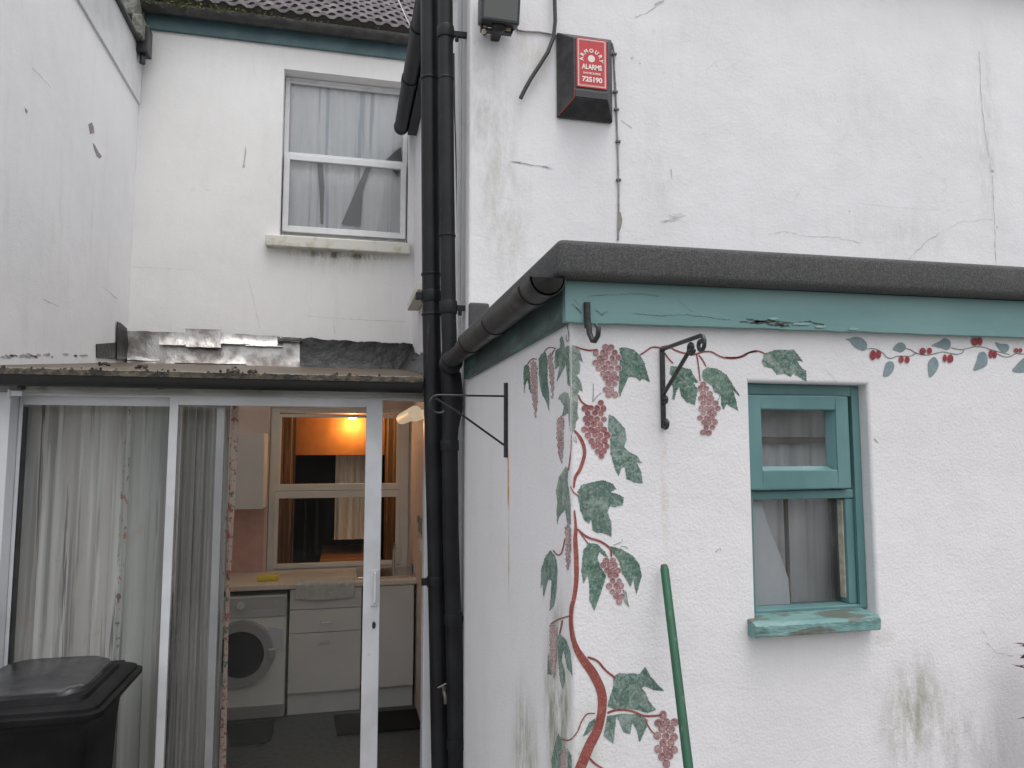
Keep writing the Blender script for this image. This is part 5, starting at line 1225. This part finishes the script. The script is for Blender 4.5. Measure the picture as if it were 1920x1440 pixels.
ua, ub = kxw(541), kxw(677); zp = lambda py, px=610: PY(px, py, YK).z
base_unit("drawer_unit", "grey base unit with three drawers beside the washing machine", ua, ub,
          [(zp(1141), ztop_-.04, "drawer"), (zp(1185), zp(1141), "drawer"), (.155, zp(1185), "drawer")], [(kxw(611), zp(1121)), (kxw(610), zp(1165)), (kxw(607), zp(1203))])
base_unit("base_cupboard", "grey base cupboard under the sink, right of the drawers", ub+.012, X0-.02, [(.155, ztop_-.04, "door")], [(kxw(784), zp(1108, 784))])
# sink, tap, towel, sponge, cloth
sk = MB(); sk.box(kxw(668), kxw(782), YK+.06, YB-.12, ztop_+.001, ztop_+.012); 
single(sk, "sink", MT['chrome'], "metal sink set in the worktop behind the towel", "sink", bevel=.004)
tx = PY(738, 1040, YB-.12)
tpk = MB(); tpk.tube([(tx.x, YB-.14, ztop_+.014), (tx.x, YB-.14, ztop_+.17)], .011, n=12); tpk.tube([(tx.x, YB-.14, ztop_+.16), (tx.x, YB-.20, ztop_+.20), (tx.x, YB-.30, ztop_+.18)], .009, n=10)
single(tpk, "kitchen_tap", MT['chrome'], "slim chrome kitchen tap in front of the inner window", "tap", smooth=True)
mb = MB(); x0_, x1_ = kxw(551), kxw(664); nx_, nz_ = 24, 10; vs = []
for j in range(nz_+1):
    for i in range(nx_+1):
        u = i/nx_; s_ = j/nz_; x = x0_+(x1_-x0_)*u+.006*math.sin(9*u+s_*3); wv = .004*math.sin(14*u+2*s_)
        if s_ < .55: vs.append((x, YK+.12-(.155)*s_/.55, ztop_+.006+abs(wv)))
        else: vs.append((x, YK-.035-abs(wv)*2, ztop_+.006-(.105+.012*math.sin(3*u))*(s_-.55)/.45))
mb.add(vs, [(j*(nx_+1)+i, j*(nx_+1)+i+1, (j+1)*(nx_+1)+i+1, (j+1)*(nx_+1)+i) for j in range(nz_) for i in range(nx_)])
single(mb, "towel", MT['towel'], "pale towel draped over the edge of the worktop", "towel", smooth=True)
a, b = PY(482, 1086, YK+.12), PY(521, 1086, YK+.12)
single(MB().box(a.x, b.x, YK+.12, YK+.22, ztop_+.001, ztop_+.036), "sponge", MT['yellow'], "yellow sponge on the worktop above the washing machine", "sponge", bevel=.008)
a, b = PY(775, 1080, YB-.3), PY(792, 1080, YB-.3)
single(MB().box(a.x, min(b.x, X0-.01), YB-.32, YB-.22, ztop_+.013, ztop_+.05), "scourer", MT['blue'], "blue cloth lying at the right end of the sink", "cloth", bevel=.01)
# wall cupboard
wc = thing("wall_cupboard", "pale wall cupboard hanging left of the inner window", "cupboard", (PY(440, 955, YB-.3).x, YB-.15, PY(440, 955, YB-.3).z))
cxr = PY(494, 900, YB-.3).x; cz0 = PY(450, 955, YB-.3).z; cz1 = PY(450, 812, YB-.3).z
MB().box(cxr-.62, cxr, YB-.282, YB-.019, cz0, cz1).build("carcass", MT['unitlight'], wc, bevel=.002)
MB().box(cxr-.62, cxr-.002, YB-.30, YB-.2825, cz0, cz1).build("door", MT['unitlight'], wc, bevel=.003)
# light fitting and bits on the right inner wall
lfq = MB(); lfq.tube([(X0-.11, 4.55, 2.06), (X0-.11, 5.55, 2.06)], .042, n=18); lfq.box(X0-.075, X0-.004, 4.6, 5.5, 2.04, 2.08)
single(lfq, "light_fitting", emit_mat('tube_fill_glow', (1, .84, .60), .25), "long tube light on the kitchen side wall, with a weak glow added", "light fitting", smooth=True)  # weak glow added to the tube as fill for the kitchen
sq = PX(787, 1022, X0-.03); single(MB().box(X0-.03, X0-.0045, sq.y-.04, sq.y+.04, sq.z-.035, sq.z+.035), "socket", MT['appl'], "white socket on the kitchen side wall above the worktop", "socket", bevel=.004)
sq = PX(786, 985, X0-.02); single(MB().box(X0-.02, X0-.0045, sq.y-.07, sq.y+.07, sq.z-.05, sq.z+.05).box(X0-.035, X0-.0205, sq.y-.02, sq.y+.02, sq.z+.02, sq.z+.07), "switch_plate", M('grey_switch', (.33, .34, .30), .5), "grey switch plate above the socket on the kitchen side wall", "switch", bevel=.003)
# rugs
def rug(pts, name, lab, mt):
    mb = MB(); mb.prism([PZ(a, b, .014) for a, b in pts], (0, 0, -.011)); return single(mb, name, mt, lab, "rug", bevel=.003)
rug([(626, 1340), (800, 1327), (806, 1362), (632, 1377)], "floor_mat", "long black mat on the kitchen floor in front of the sink units", MT['mat'])
rug([(425, 1357), (516, 1350), (512, 1372), (508, 1384), (496, 1392), (430, 1396)], "floor_mat", "small dark green mat with a rounded corner in front of the washing machine", M('dark_green_rug', (.012, .022, .018), .95))
# curtains behind the sliding doors
yc = YD+.16
xe = lambda v: (XL+.05+.0*v, PY(433, 900, yc).x)
zc1 = zz(748, yc)+.03
dc = curtain(PY(30, 900, yc).x-.02, PY(316, 900, yc).x+.04, .03, zc1, yc, .020, 8, 31, nz=30, sharp=True)
single(dc, "curtain", MT['drape'], "wide pale floral curtain hanging behind the left glass door", "curtain", smooth=True)
dc = curtain(PY(316, 900, yc).x+.045, PY(429, 900, yc).x, .03, zc1, yc+.01, .020, 5, 37, nz=30, sharp=True)
single(dc, "curtain", MT['drape'], "bunched pale curtain seen through two panes beside the open view of the kitchen", "curtain", smooth=True)
xh0, xh1 = PY(429, 900, yc-.02).x, PY(442, 900, yc-.02).x
mb = curtain(xh0, xh1, .03, zc1, yc-.01, .004, 1.2, 41, nz=30, edgefn=lambda v: (xh0-.002*math.sin(9*v), xh1+.006*math.sin(7*v+1)-.004))
single(mb, "curtain_hem", MT['floral'], "narrow turned edge of curtain printed with red and green flowers", "curtain", smooth=True)

# ================================================================= wheelie bin
BZ = .93
bA = PZ(182, 1322, BZ); bB = PZ(248, 1262, BZ)
wbin = thing("wheelie_bin", "black wheelie bin with a wet closed lid standing in front of the curtained door", "bin", (bA.x-.3, (bA.y+bB.y)/2, GZ))
bx1 = bA.x+.0; bw = .56; bx0 = bx1-bw; by0 = bA.y; by1 = by0+.60
def rrect(x0, x1, y0, y1, r, z, n_=5):
    out = []
    for cx_, cy_, a0 in ((x1-r, y0+r, -90), (x1-r, y1-r, 0), (x0+r, y1-r, 90), (x0+r, y0+r, 180)):
        for i in range(n_+1): a = R(a0+90*i/n_); out.append(Vector((cx_+r*math.cos(a), cy_+r*math.sin(a), z)))
    return out
def loft(mb, loops, cap0=True, cap1=True):
    n_ = len(loops[0]); vs = [v for l in loops for v in l]
    fs = [(k*n_+i, k*n_+(i+1) % n_, (k+1)*n_+(i+1) % n_, (k+1)*n_+i) for k in range(len(loops)-1) for i in range(n_)]
    if cap0: fs.append(tuple(range(n_))[::-1])
    if cap1: fs.append(tuple((len(loops)-1)*n_+i for i in range(n_)))
    return mb.add(vs, fs)
ins = lambda d, z, r=.05: rrect(bx0+d, bx1-d, by0+d, by1-d, r, z)
mb = loft(MB(), [rrect(bx0+.09, bx1-.09, by0+.10, by1-.10, .05, GZ+.03), rrect(bx0+.06, bx1-.06, by0+.07, by1-.07, .05, BZ-.20), ins(.055, BZ-.13), ins(.03, BZ-.085), ins(.012, BZ-.065), ins(.012, BZ-.052)])
mb.build("body", MT['bin'], wbin, smooth=True)
slope_ = lambda loop, k: [Vector((v.x, v.y, v.z + k*(v.y-by0))) for v in loop]
mb = loft(MB(), [ins(-.004, BZ-.056, .055), ins(-.012, BZ-.048, .06), ins(-.012, BZ-.030, .06), ins(.006, BZ-.026, .05), ins(.008, BZ-.014, .05), ins(.022, BZ-.006, .05), ins(.060, BZ-.004, .05), slope_(ins(.066, BZ+.010, .05), .0), ins(.085, BZ+.014, .05)], True, True)
lid = mb.build("lid", MT['bin'], wbin, smooth=True)
mb = loft(MB(), [ins(.08, BZ+.012, .08), slope_(ins(.082, BZ+.026, .09), .02), slope_(ins(.100, BZ+.032, .09), .03)]); mb.build("lid_panel", M('wet_bin_lid', (.03, .03, .033), .22, (.018, .018, .02), 5, bscale=9, bstr=.25, bdist=.02), lid, smooth=True)
mb = MB(); mb.tube([(bx0+.08, by1+.035, BZ-.03), (bx1-.08, by1+.035, BZ-.03)], .016, n=10); mb.box(bx0+.08, bx0+.11, by1-.02, by1+.035, BZ-.045, BZ-.015); mb.box(bx1-.11, bx1-.08, by1-.02, by1+.035, BZ-.045, BZ-.015)
mb.build("handle", MT['bin'], wbin, smooth=True)
for sx_ in (bx0+.06, bx1-.06):
    MB().tube([(sx_-.02, by1-.10, GZ+.10), (sx_+.02, by1-.10, GZ+.10)], .1, n=24).build("wheel", MT['bin'], wbin, smooth=True)
# ================================================================= green broom handle
pt = PY(1245, 1059, YO-.020); dirp = PY(1291, 1440, YO-.20)-pt
tt = (GZ+.03-pt.z)/dirp.z; pb = pt+dirp*tt
br_ = thing("broom", "green wooden broom handle leaning on the white wall below the grapes", "broom", pb)
dn = dirp.normalized()
MB().tube([pt+dn*.004, pt+dn*.012, pb], [.0085, .0105, .0115], n=20).build("handle", MT['pole'], br_, smooth=True)
MB().tube([pt, pt+dn*.0045], [.0075, .0088], n=20).build("handle_tip", MT['poleend'], br_, smooth=True)
MB().box(pb.x-.14, pb.x+.14, pb.y-.03, pb.y+.03, GZ+.06, GZ+.11).build("head", MT['poleend'], br_, bevel=.006)
tag(MB().box(pb.x-.135, pb.x+.135, pb.y-.028, pb.y+.028, GZ+.002, GZ+.0595).build("bristles", M('bristle', (.3, .22, .1), .9), br_), kind=None)
# ================================================================= unseen boards added behind the viewpoint to darken pane reflections
mb = MB()
for i in range(60):
    x = -4.5+i*.15; mb.box(x, x+.14, -3.0-(.012 if i % 2 else 0), -2.98-(.012 if i % 2 else 0), GZ, 2.35+random.uniform(-.01, .01))
single(mb, "added_fence", M('added_dark_boards', (.07, .055, .045), .85, (.10, .085, .07), 9, stretch=(1, 1, .1)), "unseen dark boards added behind the viewpoint to darken reflections in the panes", "added_fence")
# ================================================================= maroon plant at the right edge
c = PY(1890, 1200, YO-.06)
pl_ = thing("plant", "dark maroon leafy plant just showing at the right edge beside the wall", "plant", (c.x+.06, YO-.10, GZ))
rnd = random.Random(4); mb = MB(); mb.tube([(c.x+.06, YO-.1, GZ), (c.x+.05, YO-.1, c.z-.02)], [.012, .006], n=8); mb.build("stem", MT['poleend'], pl_, smooth=True)
mb = MB()
for i in range(190):
    z = c.z-rnd.uniform(-.02, .75); ang = rnd.uniform(0, 6.3); L = rnd.uniform(.03, .075); b = Vector((c.x+.072+rnd.uniform(-.02, .06)*(z > c.z-.6), YO-.10+rnd.uniform(-.04, .03), z)); d = Vector((math.cos(ang), math.sin(ang)*.7, rnd.uniform(-.2, .6))).normalized(); s_ = Vector((-d.y, d.x, .2)).normalized()*L*.22
    if i < 16: d = Vector((-1, .1, .12*(i % 5-1))).normalized(); L = .07; b.z = c.z-.006*i; b.x = c.x+.066
    mb.add([b, b+d*L*.5+s_, b+d*L, b+d*L*.5-s_], [(0, 1, 2, 3)])
mb.build("leaves", MT['red_cloth'], pl_, fixn=False)
